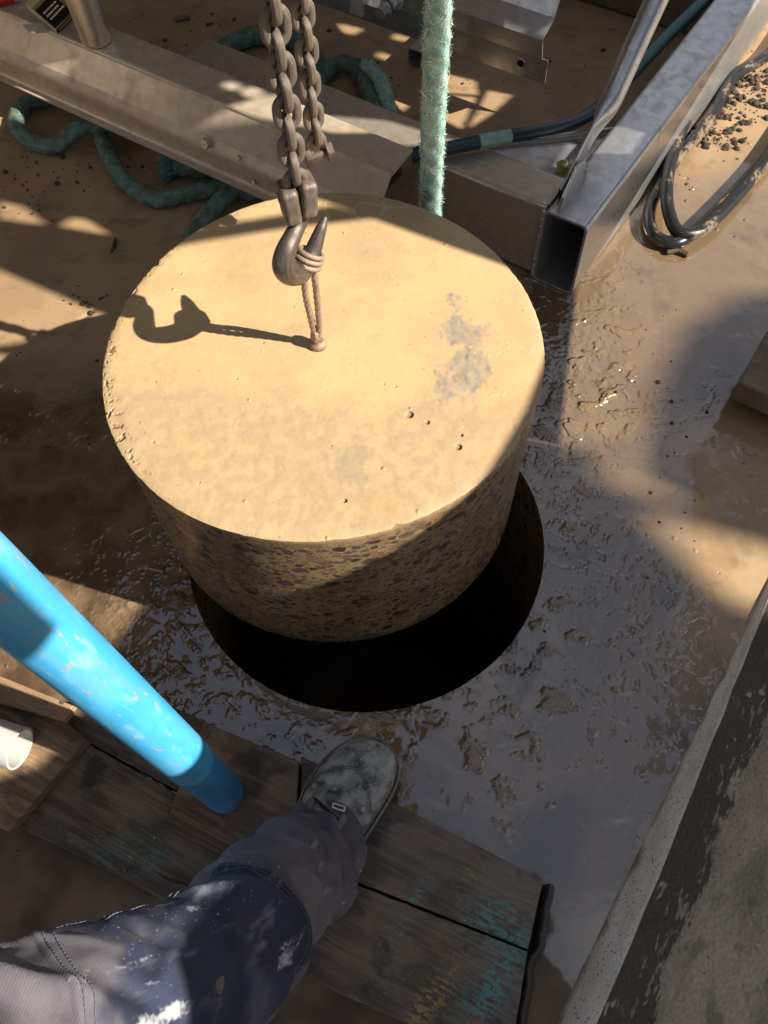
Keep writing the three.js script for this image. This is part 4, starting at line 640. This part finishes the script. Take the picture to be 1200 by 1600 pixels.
board([[-0.203, -0.1765], [0.1775, -0.0255], [0.135, 0.112], [-0.245, -0.05]], 0.006, 0.05, 'dark paint-smeared board at the bottom centre, nearest the camera', boardMat, 0, 0, 0.0015, 2);
board([[-0.545, -0.400], [-0.500, -0.3535], [-0.342, -0.267], [-0.291, -0.319], [-0.307, -0.377], [-0.435, -0.43]], 0.004, 0.05, 'narrow dark board under the blue pipe', boardMat, 0.3, 0.1, 0.003, 3);
board([[-0.306, -0.372], [-0.150, -0.302], [-0.155, -0.165], [-0.232, -0.160], [-0.350, -0.222], [-0.341, -0.261]], 0.008, 0.056, 'short brown board beneath the foot of the blue pipe', brownBoardMat, 0.2, -0.02, 0.002, 4);
board([[-0.500, -0.3515], [-0.586, -0.225], [-0.415, -0.146], [-0.255, -0.062], [-0.215, -0.170], [-0.345, -0.2635]], 0.004, 0.046, 'dark board with green paint smears left of the knee', boardMat, 0, 0, 0.003, 5);
board([[-0.859, -0.463], [-0.533, -0.384], [-0.487, -0.348], [-0.585, -0.213], [-0.84, -0.317]], 0.047, 0.071, 'muddy plywood offcut at the far left, carrying the white pipe', lightBoardMat, 0.45, 0.35, 0.0015, 6);
board([[-0.807, -0.520], [-0.614, -0.442], [-0.508, -0.397], [-0.520, -0.373], [-0.800, -0.456]], 0.072, 0.09, 'narrow sunlit wooden batten at the far left, on top of the offcut', lightBoardMat, 0.55, 0.3, 0.001, 7);
{
  const t = thing('rubber_strip', 'wavy black rubber strip along the right end of the boards', 'rubber strip');
  const p = [[0.221, -0.112], [0.206, -0.07], [0.196, -0.035], [0.178, -0.012], [0.171, 0.02], [0.16, 0.05], [0.15, 0.1]], m = new THREE.MeshPhysicalMaterial({ color: new THREE.Color().setRGB(0.055, 0.05, 0.046), roughness: 0.42 });
  const cv = new THREE.CatmullRomCurve3(p.map(([x, z]) => V(x, 0, z))), P = [], I = [], n = 70;
  for (let i = 0; i <= n; i++) { const c = cv.getPointAt(i / n), w = 0.0035 * ns(i * 0.16, 2) , hh = 0.05 + 0.006 * ns(i * 0.13, 9); for (const [dx, y] of [[-0.006, 0.012], [-0.0015 + w, hh], [0.004 + w, hh - 0.002], [0.013 + w, 0.012 + 0.01 * Math.max(0, ns(i * 0.2, 4))], [0.009, 0.002]]) P.push(c.x + dx, y, c.z + dx * 0.25); }
  for (let i = 0; i < n; i++) for (let j = 0; j < 4; j++) { const a = i * 5 + j, b = a + 5; I.push(a, b, a + 1, a + 1, b, b + 1); }
  const g = new THREE.BufferGeometry(); g.setAttribute('position', new THREE.Float32BufferAttribute(P, 3)); g.setIndex(I); g.computeVertexNormals(); m.side = THREE.DoubleSide; mesh('strip', g, m, t);
}
{
  const t = thing('white_pipe', 'white plastic pipe end lying on the plywood at the far left', 'pipe', [-0.575, 0.104, -0.328], -0.32);
  const g = poly(circ(0, 0, 0.033, 40), 0.3, { holes: [circ(0, 0, 0.029, 40).reverse()], bevel: 0.001 }); g.rotateY(-Math.PI / 2); mesh('pipe_wall', g, new THREE.MeshPhysicalMaterial({ color: new THREE.Color().setRGB(0.5, 0.485, 0.44), roughness: 0.55 }), t);
}
// ------------------------------------------------------------------ blue pipe
{
  const set = texSet(512, 1024, (u, v) => {              // u round, v along 0..1 m
    const a = fbm(u * 6, v * 9, 4), f = ns(u * 60, v * 120), sc = ns(u * 26 + 3, v * 30), w = worley(u * 12, v * 55); let c = mix3([0.055, 0.37, 0.68], [0.085, 0.43, 0.74], ss(-0.3, 0.4, a));
    const chalk = ss(0.15, 0.7, fbm(u * 9 + 5, v * 14, 4)); c = mix3(c, [0.28, 0.52, 0.68], chalk * 0.6); const dst = ss(0.1, 0.6, fbm(u * 5 + 15, v * 3 + 4, 5)); c = mix3(c, [0.30, 0.33, 0.30], dst * 0.35);
    const sm = ss(0.34, 0.48, sc + 0.3 * f) * ss(0, 0.4, fbm(u * 4 + 2, v * 5, 2) + 0.25); c = mix3(c, [0.36, 0.30, 0.20], sm * 0.75);
    const ye = Math.exp(-(((v - 0.70) / 0.02) ** 2)) * ss(-0.2, 0.3, a); c = mix3(c, [0.2, 0.42, 0.28], ye * 0.4);
    const scr = Math.max(ss(0.5, 0.58, ns(u * 70 + v * 26, v * 9)), ss(0.52, 0.6, ns(u * 40 - v * 30, v * 16 + 5))); c = mix3(c, [0.3, 0.55, 0.7], scr * 0.4);
    return { c, r: 0.42 + 0.2 * chalk + 0.2 * sm + 0.08 * f, h: 0.5 + 0.25 * sm + 0.08 * f - 0.2 * scr };
  }, THREE.RepeatWrapping);
  const t = thing('blue_pipe', 'bright blue plastic pipe standing with its darker spigot end on the boards', 'pipe', [-0.263, 0.0565, -0.257]);
  t.quaternion.setFromUnitVectors(V(0, 1, 0), V(-0.050, 0.713, -0.026).normalize());
  const body = new THREE.LatheGeometry([[0.0295, 0.187], [0.0318, 0.189], [0.0324, 0.193], [0.0332, 1.25]].map((p) => new THREE.Vector2(...p)), 64);
  { const p = body.attributes.position, uv = body.attributes.uv; for (let i = 0; i < p.count; i++) uv.setY(i, p.getY(i)); }
  mesh('pipe_body', body, std(set, 0.0006, {}), t);
  const sp = new THREE.LatheGeometry([[0.025, 0.002], [0.028, 0], [0.0298, 0.003], [0.0302, 0.03], [0.0304, 0.189]].map((p) => new THREE.Vector2(...p)), 64);
  { const p = sp.attributes.position, uv = sp.attributes.uv; for (let i = 0; i < p.count; i++) uv.setY(i, p.getY(i)); }
  mesh('spigot_end', sp, std(set, 0.0004, { color: new THREE.Color().setRGB(0.62, 0.62, 0.72) }), t);
}
// timber end at the right edge
{
  const t = thing('timber_block', 'old timber end poking in at the right edge above the mud', 'timber', [0.703, 0, -0.99], -0.62);
  const mk = (w, h, l) => { const g = new RoundedBoxGeometry(l, h, w, 3, 0.006).toNonIndexed(); return boxUV(g); };
  const a = mk(0.16, 0.055, 0.9); a.translate(0.45, 0.052, -0.085); mesh('timber', a, std(boardSet, 0.003, { color: new THREE.Color().setRGB(0.95, 0.95, 0.9) }), t);
  const b = mk(0.3, 0.025, 0.12); b.translate(0.6, 0.012, -0.08); mesh('bearer', b, boardMat, t);
}

// ------------------------------------------------------------------ the person: right leg in work trousers and boot
{
  const t = thing('person', 'person in paint-splashed navy work trousers and a dusty boot, one leg stepping on the boards', 'person', [0, 0, 0]);
  const cloth = (dark) => texSet(1024, 1024, (u, v) => {  // u round, v along the leg, 1 m
    const x = u * 0.46, y = v * 1.0, tw = Math.sin((x * 1.0 + y * 0.75) * 2600), a = fbm(x * 12, y * 12, 4), f = ns(x * 300, y * 300);
    let c = dark ? mix3([0.012, 0.016, 0.038], [0.026, 0.031, 0.064], ss(-0.3, 0.5, a)) : mix3([0.070, 0.062, 0.076], [0.125, 0.108, 0.12], ss(-0.35, 0.4, a));
    const dust = ss(0.05, 0.65, fbm(x * 9 + 11, y * 16 + 4, 5)); c = mix3(c, dark ? [0.10, 0.11, 0.15] : [0.24, 0.21, 0.21], dust * (dark ? 0.5 : 0.2)); if (dark) c = mix3(c, [0.15, 0.13, 0.14], ss(0.0, 0.35, fbm(x * 11 + 40, y * 11, 4) + (y - 0.575) * 9) * 0.7); if (dark) c = mix3(c, [0.30, 0.32, 0.35], ss(0.2, 0.7, fbm(x * 30 + 1, y * 10 + 2, 5) + 0.2 * ns(x * 150, y * 60)) * 0.6);  // patch paler towards the thigh: sunlight painted into the cloth
    const pa = ss(0.34, 0.52, fbm(x * 26 + 5, y * 11 + 2, 5) + 0.12 * f) * ss(-0.2, 0.3, ns(x * 60, y * 40) + 0.2 * f + 0.1); c = mix3(c, [0.46, 0.46, 0.47], pa * (dark ? 0.7 : 0.25));
    const cl = ss(-0.1, 0.35, fbm(x * 7 + 2, y * 9 + 6, 3)), w = worley(x * 150, y * 110), ws = 0.03 + 0.22 * RV[(w[2] + 77) & 255] ** 2; if (w[2] < 60) c = mix3(c, [0.42, 0.42, 0.44], ss(ws, ws * 0.4, w[0]) * cl);
    const w2 = worley(x * 330 + 7, y * 260); if (w2[2] < 30) c = mix3(c, [0.38, 0.38, 0.4], ss(0.26, 0.08, w2[0]) * 0.7 * cl);
    return { c: c.map((q) => q * (1 + 0.14 * tw + 0.12 * f)), r: 0.88, h: 0.5 + 0.25 * tw + 0.1 * f };
  }, THREE.RepeatWrapping);
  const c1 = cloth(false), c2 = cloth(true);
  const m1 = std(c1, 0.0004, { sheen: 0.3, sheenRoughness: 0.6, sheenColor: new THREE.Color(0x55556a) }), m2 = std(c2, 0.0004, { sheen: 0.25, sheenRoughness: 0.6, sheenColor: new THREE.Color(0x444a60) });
  const path = [V(-0.122, 0.096, -0.150), V(-0.128, 0.16, -0.138), V(-0.142, 0.27, -0.104), V(-0.158, 0.39, -0.062), V(-0.172, 0.485, -0.026), V(-0.196, 0.55, 0.0), V(-0.235, 0.612, 0.02), V(-0.29, 0.685, 0.05), V(-0.36, 0.79, 0.10), V(-0.42, 0.92, 0.16)];
  const cv = new THREE.CatmullRomCurve3(path, false, 'centripetal'), L = cv.getLength(), n = 300, m = 150, fr = cv.computeFrenetFrames(n, false);
  const key = [[0, 0.063], [0.05, 0.064], [0.2, 0.064], [0.36, 0.066], [0.44, 0.070], [0.52, 0.074], [0.65, 0.083], [0.8, 0.094], [1, 0.11]];
  const rad = (q) => { for (let i = 1; i < key.length; i++) if (q <= key[i][0]) return mix(key[i - 1][1], key[i][1], ss(0, 1, (q - key[i - 1][0]) / (key[i][0] - key[i - 1][0]))); return 0.11; };
  // folds: [place along the leg, angle, slant, length round, width, height]
  const rr = rng(21), folds = [];
  for (let i = 0; i < 16; i++) folds.push([0.02 + 0.22 * rr(), rr() * 6.28, (rr() - 0.5) * 0.06, 0.6 + rr() * 1.0, 0.009 + 0.006 * rr(), 0.010 + 0.010 * rr()]);
  for (let i = 0; i < 12; i++) folds.push([0.25 + 0.18 * rr(), rr() * 6.28, (rr() - 0.5) * 0.09, 0.5 + rr() * 0.8, 0.012 + 0.008 * rr(), 0.009 + 0.007 * rr()]);
  for (let i = 0; i < 14; i++) folds.push([0.68 + 0.3 * rr(), rr() * 6.28, (rr() - 0.5) * 0.14, 0.5 + rr() * 0.7, 0.012 + 0.010 * rr(), 0.012 + 0.010 * rr()]);
  // angle that faces the camera at the knee
  const face = (q) => { const i = Math.round(q * n), to = camera.position.clone().sub(cv.getPointAt(q)); return Math.atan2(to.dot(fr.binormals[i]), to.dot(fr.normals[i])); };
  { const F0 = face(0.6);
    for (let i = 0; i < 16; i++) folds.push([0.47 + 0.26 * rr(), F0 + (rr() - 0.5) * 3.0, (rr() - 0.5) * 0.22, 0.28 + rr() * 0.5, 0.007 + 0.007 * rr(), (rr() < 0.4 ? -1 : 1) * (0.004 + 0.005 * rr())]);
    folds.push([0.715, F0 + 0.75, 0.10, 0.5, 0.016, 0.017], [0.755, F0 + 0.3, 0.12, 0.6, 0.018, 0.018], [0.735, F0 - 0.5, -0.10, 0.5, 0.014, 0.014], [0.47, F0 + 0.9, 0.06, 0.45, 0.012, 0.009], [0.45, F0 - 0.8, -0.05, 0.4, 0.010, 0.009], [0.50, F0 - 1.2, -0.08, 0.5, 0.012, 0.010]);
    for (let i = 0; i < 12; i++) folds.push([0.04 + 0.3 * rr(), face(0.2) + (rr() - 0.5) * 3.2, (rr() - 0.5) * 0.10, 0.4 + rr() * 0.6, 0.007 + 0.005 * rr(), 0.008 + 0.007 * rr()]); }
  const dispR = (q, th) => {
    let d = -0.006 + 0.004 * Math.sin(q * 150 + 2.2 * Math.sin(th) + 1.3 * Math.cos(2 * th)) * ss(0.24, 0.06, q) + 0.003 * Math.sin(q * 95 + 3 * Math.sin(th + 1)) * ss(0.22, 0.3, q) * ss(0.46, 0.38, q) + 0.0035 * fbm(q * 14, Math.cos(th) * 1.6 + 3, 2) + 0.003 * ns(Math.sin(th) * 2.2, q * 22) + 0.0022 * ns(Math.cos(th) * 4 + 9 + q * 12, q * 40 + Math.sin(th) * 3);
    for (const [t0, a0, sl, lr, w, h] of folds) { let da = th - a0; da = Math.atan2(Math.sin(da), Math.cos(da)); if (Math.abs(da) > lr * 2) continue; const e = (q - t0 - sl * da) / (w); if (Math.abs(e) > 3) continue; d += h * Math.exp(-e * e) * Math.exp(-((da / lr) ** 2)); }
    return d;
  };
  const pt = (q, th, off = 0) => { const k = Math.min(n, Math.max(0, q * n)), i = Math.min(n - 1, Math.floor(k)), f = k - i, c = cv.getPointAt(q), N = fr.normals[i].clone().lerp(fr.normals[i + 1], f), B = fr.binormals[i].clone().lerp(fr.binormals[i + 1], f), R = rad(q) + dispR(q, th) + off; return c.addScaledVector(N, Math.cos(th) * R).addScaledVector(B, Math.sin(th) * R); };
  const P = [], U = [], I = [];
  for (let i = 0; i <= n; i++) for (let j = 0; j <= m; j++) { const q = i / n, p = pt(q, j / m * 6.28319); P.push(p.x, p.y, p.z); U.push(j / m, q * L); }
  for (let i = 0; i < n; i++) for (let j = 0; j < m; j++) { const a = i * (m + 1) + j, b = a + m + 1; I.push(a, a + 1, b, b, a + 1, b + 1); }
  { const c = cv.getPointAt(1), at = P.length / 3; P.push(c.x, c.y, c.z); U.push(0.5, L); for (let j = 0; j < m; j++) I.push(n * (m + 1) + j, n * (m + 1) + j + 1, at); const h = cv.getPointAt(0.03), a2 = P.length / 3; P.push(h.x, h.y, h.z); U.push(0.5, 0); for (let j = 0; j < m; j++) I.push(j + 1, j, a2); }
  const g = new THREE.BufferGeometry(); g.setAttribute('position', new THREE.Float32BufferAttribute(P, 3)); g.setAttribute('uv', new THREE.Float32BufferAttribute(U, 2)); g.setIndex(I); g.computeVertexNormals();
  const tr = mesh('trousers', g, m1, t);
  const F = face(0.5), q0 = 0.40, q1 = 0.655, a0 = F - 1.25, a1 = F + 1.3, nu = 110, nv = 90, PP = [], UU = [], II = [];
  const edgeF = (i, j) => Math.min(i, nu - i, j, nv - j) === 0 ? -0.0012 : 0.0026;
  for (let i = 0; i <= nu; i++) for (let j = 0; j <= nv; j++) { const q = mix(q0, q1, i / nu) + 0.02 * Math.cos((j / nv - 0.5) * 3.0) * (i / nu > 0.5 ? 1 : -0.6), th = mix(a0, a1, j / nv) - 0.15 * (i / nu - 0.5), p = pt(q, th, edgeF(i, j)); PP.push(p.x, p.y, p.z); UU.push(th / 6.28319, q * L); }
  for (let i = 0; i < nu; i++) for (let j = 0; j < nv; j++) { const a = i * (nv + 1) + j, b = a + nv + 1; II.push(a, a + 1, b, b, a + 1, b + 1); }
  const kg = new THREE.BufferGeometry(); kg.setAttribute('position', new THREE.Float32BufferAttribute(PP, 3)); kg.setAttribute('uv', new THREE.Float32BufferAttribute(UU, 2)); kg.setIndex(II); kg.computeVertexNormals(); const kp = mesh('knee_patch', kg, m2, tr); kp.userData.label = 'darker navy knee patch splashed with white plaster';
  const thread = new THREE.MeshStandardMaterial({ color: new THREE.Color().setRGB(0.10, 0.10, 0.13), roughness: 0.9 });
  const stitch = (fn) => sweep([...Array(40)].map((_, k) => fn(k / 39)), 0.0007, { rings: 240, rad: 5, disp: (q, th, l) => Math.sin(l * 1500) > -0.5 ? 1 : 0.25 });
  const warp = (i, j) => { const q = mix(q0, q1, i) + 0.02 * Math.cos((j - 0.5) * 3.0) * (i > 0.5 ? 1 : -0.6), th = mix(a0, a1, j) - 0.15 * (i - 0.5); return pt(q, th, 0.0030); };
  const seams = []; for (const o of [0.025, 0.05]) { seams.push(stitch((k) => warp(o * 1.2, mix(o, 1 - o, k))), stitch((k) => warp(1 - o * 1.2, mix(o, 1 - o, k))), stitch((k) => warp(mix(0.03, 0.97, k), o)), stitch((k) => warp(mix(0.03, 0.97, k), 1 - o))); }
  mesh('seam_stitching', mergeGeometries(seams), thread, tr);
  // the rest of the person, behind the camera: waist, jacket and the standing leg
  const torso = sweep([V(-0.52, 0.86, 0.26), V(-0.53, 1.0, 0.27), V(-0.53, 1.2, 0.27), V(-0.52, 1.38, 0.25), V(-0.51, 1.5, 0.24)], (q) => 0.12 + 0.05 * Math.sin(q * 2.6) + 0.03 * q, { rings: 60, rad: 40, disp: (q, th, l) => (1 + 0.35 * Math.cos(th) ** 2) * (1 + 0.03 * ns(l * 18, Math.cos(th) * 3)) }); mesh('jacket', torso, m2, t);
  mesh('trousers', sweep([V(-0.66, 0.1, 0.34), V(-0.655, 0.5, 0.33), V(-0.63, 0.75, 0.31), V(-0.57, 0.95, 0.28)], (q) => 0.065 + 0.05 * q, { rings: 60, rad: 30, disp: (q, th, l) => 1 + 0.06 * ns(l * 16, Math.cos(th) * 3) }), m1, t);
  // boot
  const boot = new THREE.Group(); boot.name = 'boot'; t.add(boot); boot.position.set(-0.166, 0.0535, -0.066); boot.rotation.y = Math.PI - 0.50; boot.userData.label = 'worn black leather boot dusted with pale plaster';
  const BL = 0.292, half = (s) => { const a = s / BL; const w = mix(0.038, 0.0565, ss(0.25, 0.66, a)); const heel = a < 0.12 ? Math.sqrt(Math.max(0, 1 - ((0.12 - a) / 0.12) ** 2)) : 1, toe = a > 0.72 ? Math.pow(Math.max(0, 1 - Math.pow((a - 0.72) / 0.28, 2.3)), 1 / 2.3) : 1; return w * heel * toe; };
  const cx = (s) => 0.008 * Math.sin(s / BL * 3.1) - 0.006 * ss(0.6, 1, s / BL);
  const ht = (s) => { const a = s / BL; const h = a < 0.5 ? mix(0.135, 0.118, ss(0.1, 0.5, a)) : mix(0.120, 0.080, ss(0.45, 0.78, a)); const toe = a > 0.8 ? Math.pow(Math.max(0, 1 - Math.pow((a - 0.8) / 0.2, 2.2)), 0.5) : 1; return 0.026 + (h - 0.026) * Math.max(0.05, toe); };
  const bset = texSet(512, 1024, (u, v) => {             // u over the section, v heel..toe
    const a = fbm(u * 5, v * 9, 5), f = ns(u * 70, v * 150), sp = worley(u * 26, v * 60); let c = mix3([0.045, 0.048, 0.052], [0.085, 0.09, 0.096], ss(-0.3, 0.4, a));
    const dust = ss(-0.35, 0.45, fbm(u * 7 + 3, v * 12 + 8, 5) + 0.28 * ss(0.82, 0.95, v) + 0.12); c = mix3(c, [0.40, 0.40, 0.375], dust * (0.55 + 0.4 * ss(-0.3, 0.4, f + a)));
    const plas = ss(0.3, 0.46, fbm(u * 10 + 9, v * 20, 4) + 0.22 * ss(0.85, 0.97, v)); c = mix3(c, [0.42, 0.41, 0.36], plas * 0.7);
    const sp2 = worley(u * 60 + 3, v * 130); if (sp[2] < 60) c = mix3(c, [0.46, 0.44, 0.38], ss(0.32, 0.1, sp[0] + 0.1 * f) * 0.7 * ss(0.3, 0.9, v)); if (sp2[2] < 90) c = mix3(c, [0.42, 0.4, 0.33], ss(0.4, 0.15, sp2[0]) * 0.6 * ss(0.55, 0.95, v + 0.2 * a));
    const mud = ss(0.12, 0.02, Math.min(u, 1 - u)) ; c = mix3(c, [0.10, 0.075, 0.05], mud * 0.6);
    return { c, r: 0.46 + 0.35 * dust, h: 0.5 + 0.12 * f + 0.25 * a + 0.15 * plas };
  });
  const PB = [], UB = [], IB = [], nb = 90, mb = 56;
  for (let i = 0; i <= nb; i++) { const s = BL * (1 - Math.pow(1 - i / nb, 1.5)) * 0.9995, w = half(s), h = ht(s); for (let j = 0; j <= mb; j++) { const f = j / mb * Math.PI, e = 2.45, ca = Math.cos(f), sa = Math.sin(f), k = Math.pow(Math.pow(Math.abs(ca), e) + Math.pow(Math.abs(sa), e), -1 / e); const up = ss(0.02, 0.13, h) ; const crease = 0.0034 * Math.max(0, Math.sin(s * 330)) * ss(0.165, 0.185, s) * ss(0.225, 0.205, s) * sa; PB.push(cx(s) - ca * k * w * (1 - 0.12 * sa * up), 0.026 + (h - 0.026) * sa * k - crease + 0.0012 * ns(s * 60, f * 4), s); UB.push(j / mb, s / BL); } }
  for (let i = 0; i < nb; i++) for (let j = 0; j < mb; j++) { const a = i * (mb + 1) + j, b = a + mb + 1; IB.push(a, a + 1, b, b, a + 1, b + 1); }
  const bg = new THREE.BufferGeometry(); bg.setAttribute('position', new THREE.Float32BufferAttribute(PB, 3)); bg.setAttribute('uv', new THREE.Float32BufferAttribute(UB, 2)); bg.setIndex(IB); bg.computeVertexNormals(); const bm = std(bset, 0.0016, { side: THREE.DoubleSide }); mesh('upper', bg, bm, boot);
  const so = []; for (let i = 0; i <= 60; i++) { const s = BL * i / 60; so.push([cx(s) + half(s) + 0.0045, s]); } for (let i = 60; i >= 0; i--) { const s = BL * i / 60; so.push([cx(s) - half(s) - 0.0045, s]); }
  const outl = so.map(([x, z], i) => [x, z === BL ? z + 0.005 : z === 0 ? z - 0.004 : z]).filter((p, i, a) => !i || Math.hypot(p[0] - a[i - 1][0], p[1] - a[i - 1][1]) > 0.0006);
  const sole = poly(outl.map(([x, z]) => [x, -z]), 0.028, { bevel: 0.004 }); sole.rotateX(-Math.PI / 2); mesh('sole', sole, new THREE.MeshStandardMaterial({ color: new THREE.Color().setRGB(0.075, 0.066, 0.055), roughness: 0.8 }), boot);
  const welt = sweep(outl.filter((_, i) => i % 3 === 0).map(([x, z]) => V(cx(z) + (x - cx(z)) * 0.975, 0.0285, z * 0.995 + 0.0005)), 0.0022, { closed: true, rings: 200, rad: 8, disp: (q, th, l) => 1 + 0.18 * Math.sin(l * 1300) }); mesh('welt', welt, new THREE.MeshStandardMaterial({ color: new THREE.Color().setRGB(0.20, 0.18, 0.15), roughness: 0.8 }), boot);
  const lace = new THREE.MeshStandardMaterial({ color: new THREE.Color().setRGB(0.02, 0.019, 0.018), roughness: 0.85 });
  const top = (s, x) => { const w = half(s), h = ht(s), e = 2.45, q = Math.min(0.97, Math.abs((x - cx(s)) / w)); return 0.026 + (h - 0.026) * Math.pow(1 - Math.pow(q, e), 1 / e) + 0.002; };
  for (const [s, d] of [[0.158, 0.006], [0.142, -0.006], [0.124, 0.008]]) mesh('lace', sweep([-1, -0.5, 0, 0.5, 1].map((k) => V(cx(s) + k * 0.026, top(s + d * k * 0.5, cx(s) + k * 0.026) + 0.0015, s + d * k)), 0.0026, { rings: 30, rad: 8 }), lace, boot);
  const tong = []; for (const sd of [-1, 1]) { const pg = sweep([0.105, 0.125, 0.145, 0.162].map((s) => V(cx(s) + sd * 0.024, top(s, cx(s) + sd * 0.024) - 0.001, s)), 0.0055, { rings: 24, rad: 10, flat: 1 }); mesh('eyelet_flap', pg, bm, boot); }
  // seams of the toe cap and the sides
  const seamRow = (f) => sweep([...Array(25)].map((_, i) => f(i / 24)), 0.0008, { rings: 150, rad: 6, disp: (q, th, l) => Math.sin(l * 1400) > -0.6 ? 1 : 0.3 });
  const cap = (o) => seamRow((k) => { const a = (k - 0.5) * 1.86, s = 0.232 - o - 0.050 * a * a, x = cx(s) + a * half(s) * 0.98; return V(x, top(s, x) - 0.0012, s); });
  const side = (sg, o) => seamRow((k) => { const s = 0.075 + 0.105 * k, x = cx(s) + sg * half(s) * (0.93 - 0.45 * k * k) - sg * o; return V(x, top(s, x) - 0.0012, s); });
  mesh('seam_stitching', mergeGeometries([cap(0), cap(0.004), side(1, 0), side(1, 0.004), side(-1, 0), side(-1, 0.004)]), new THREE.MeshStandardMaterial({ color: new THREE.Color().setRGB(0.16, 0.15, 0.13), roughness: 0.9 }), boot);
  const bk = poly(rrect(0.020, 0.010, 0.002), 0.0022, { holes: [rrect(0.014, 0.0045, 0.001).reverse()], bevel: 0.0004 }); bk.rotateX(-Math.PI / 2); const bkm = mesh('eyelet', bk, galv, boot); bkm.position.set(cx(0.168) - 0.012, top(0.168, cx(0.168) - 0.012), 0.168); bkm.rotation.set(0.5, 0.25, 0.1);
}

// ------------------------------------------------------------------ small litter
{
  const geo = []; for (let v = 0; v < 3; v++) { const g = new THREE.IcosahedronGeometry(1, 2), p = g.attributes.position; for (let i = 0; i < p.count; i++) { const k = 1 + 0.5 * ns(p.getX(i) * 1.6 + v * 9, p.getY(i) * 1.6 + p.getZ(i) * 1.3); p.setXYZ(i, p.getX(i) * k, p.getY(i) * k * 0.65, p.getZ(i) * k); } g.computeVertexNormals(); geo.push(g); }
  const r = rng(31), items = [];
  const put = (cx, cz, sx, sz, n, s0, s1, rot = 0) => { for (let i = 0; i < n; i++) { const a = (r() + r() + r() - 1.5) * sx, b = (r() + r() + r() - 1.5) * sz; const X = cx + a * Math.cos(rot) - b * Math.sin(rot), Z = cz + a * Math.sin(rot) + b * Math.cos(rot), S = s0 + (s1 - s0) * Math.pow(r(), 3); if (Math.hypot(X - HOLE.x, Z - HOLE.z) > 0.345) items.push([X, Z, S]); } };
  put(1.0, -1.98, 0.32, 0.08, 260, 0.002, 0.011, -0.8); put(0.9, -1.86, 0.1, 0.06, 60, 0.002, 0.009, -0.8);
  put(-0.72, -1.82, 0.3, 0.1, 70, 0.0012, 0.007); put(-0.65, -1.36, 0.06, 0.04, 16, 0.002, 0.007); put(-0.5, -2.4, 0.6, 0.2, 70, 0.0015, 0.007); put(0.3, -2.2, 0.5, 0.25, 50, 0.0015, 0.006); put(-0.9, -1.75, 0.25, 0.15, 40, 0.002, 0.005);
  put(0.35, -0.6, 0.4, 0.5, 30, 0.001, 0.004); put(0.6, -1.0, 0.2, 0.35, 24, 0.0015, 0.005); put(-0.75, -1.0, 0.25, 0.3, 40, 0.0015, 0.004);
  const m4 = new THREE.Matrix4(), q = new THREE.Quaternion(), im = new THREE.InstancedMesh(geo[0], new THREE.MeshStandardMaterial({ color: 0xffffff, roughness: 0.8 }), items.length), col = new THREE.Color();
  items.forEach(([x, z, s], i) => { q.setFromEuler(new THREE.Euler(r() * 0.6, r() * 6.28, r() * 0.6)); m4.compose(V(x, s * 0.3, z), q, V(s * (0.7 + 0.8 * r()), s, s)); im.setMatrixAt(i, m4); const k = 0.4 + r(); const red = r() < 0.12; im.setColorAt(i, col.setRGB((red ? 0.10 : 0.055) * k, (red ? 0.04 : 0.036) * k, 0.02 * k)); });
  im.name = 'mud_crumbs'; im.castShadow = im.receiveShadow = true; im.userData = { label: 'scattered dark crumbs of mud and grit on the ground', category: 'mud crumbs', kind: 'stuff' }; scene.add(im);
}
{
  const bark = std(boardSet, 0.002, { color: new THREE.Color().setRGB(0.5, 0.45, 0.4) });
  tag(mesh('twig', sweep([V(0.675, 0.006, -1.43), V(0.70, 0.009, -1.432), V(0.722, 0.007, -1.418)], 0.006, { rings: 20, rad: 10, disp: (q, th, l) => 1 + 0.3 * ns(l * 200, th) }), bark), 'short dark twig on the mud below the black hoses', 'twig');
  tag(mesh('cigarette_butt', sweep([V(-0.548, 0.008, -2.452), V(-0.505, 0.008, -2.462)], 0.0085, { rings: 8, rad: 14 }), new THREE.MeshStandardMaterial({ color: new THREE.Color().setRGB(0.2, 0.15, 0.1), roughness: 0.9 })), 'muddy cigarette butt on the ground behind the steel channel', 'cigarette butt');
  const leaf = sweep([V(-0.612, 0.004, -1.558), V(-0.608, 0.008, -1.54), V(-0.612, 0.005, -1.52), V(-0.618, 0.004, -1.506)], (q) => 0.0015 + 0.007 * Math.sin(q * 3.1), { rings: 24, rad: 10, flat: 0.45 });
  tag(mesh('dead_leaf', leaf, new THREE.MeshStandardMaterial({ color: new THREE.Color().setRGB(0.08, 0.055, 0.02), roughness: 0.7 })), 'small curled brown leaf on the mud left of the core', 'leaf');
}

camera.updateProjectionMatrix();
renderer.render(scene, camera);
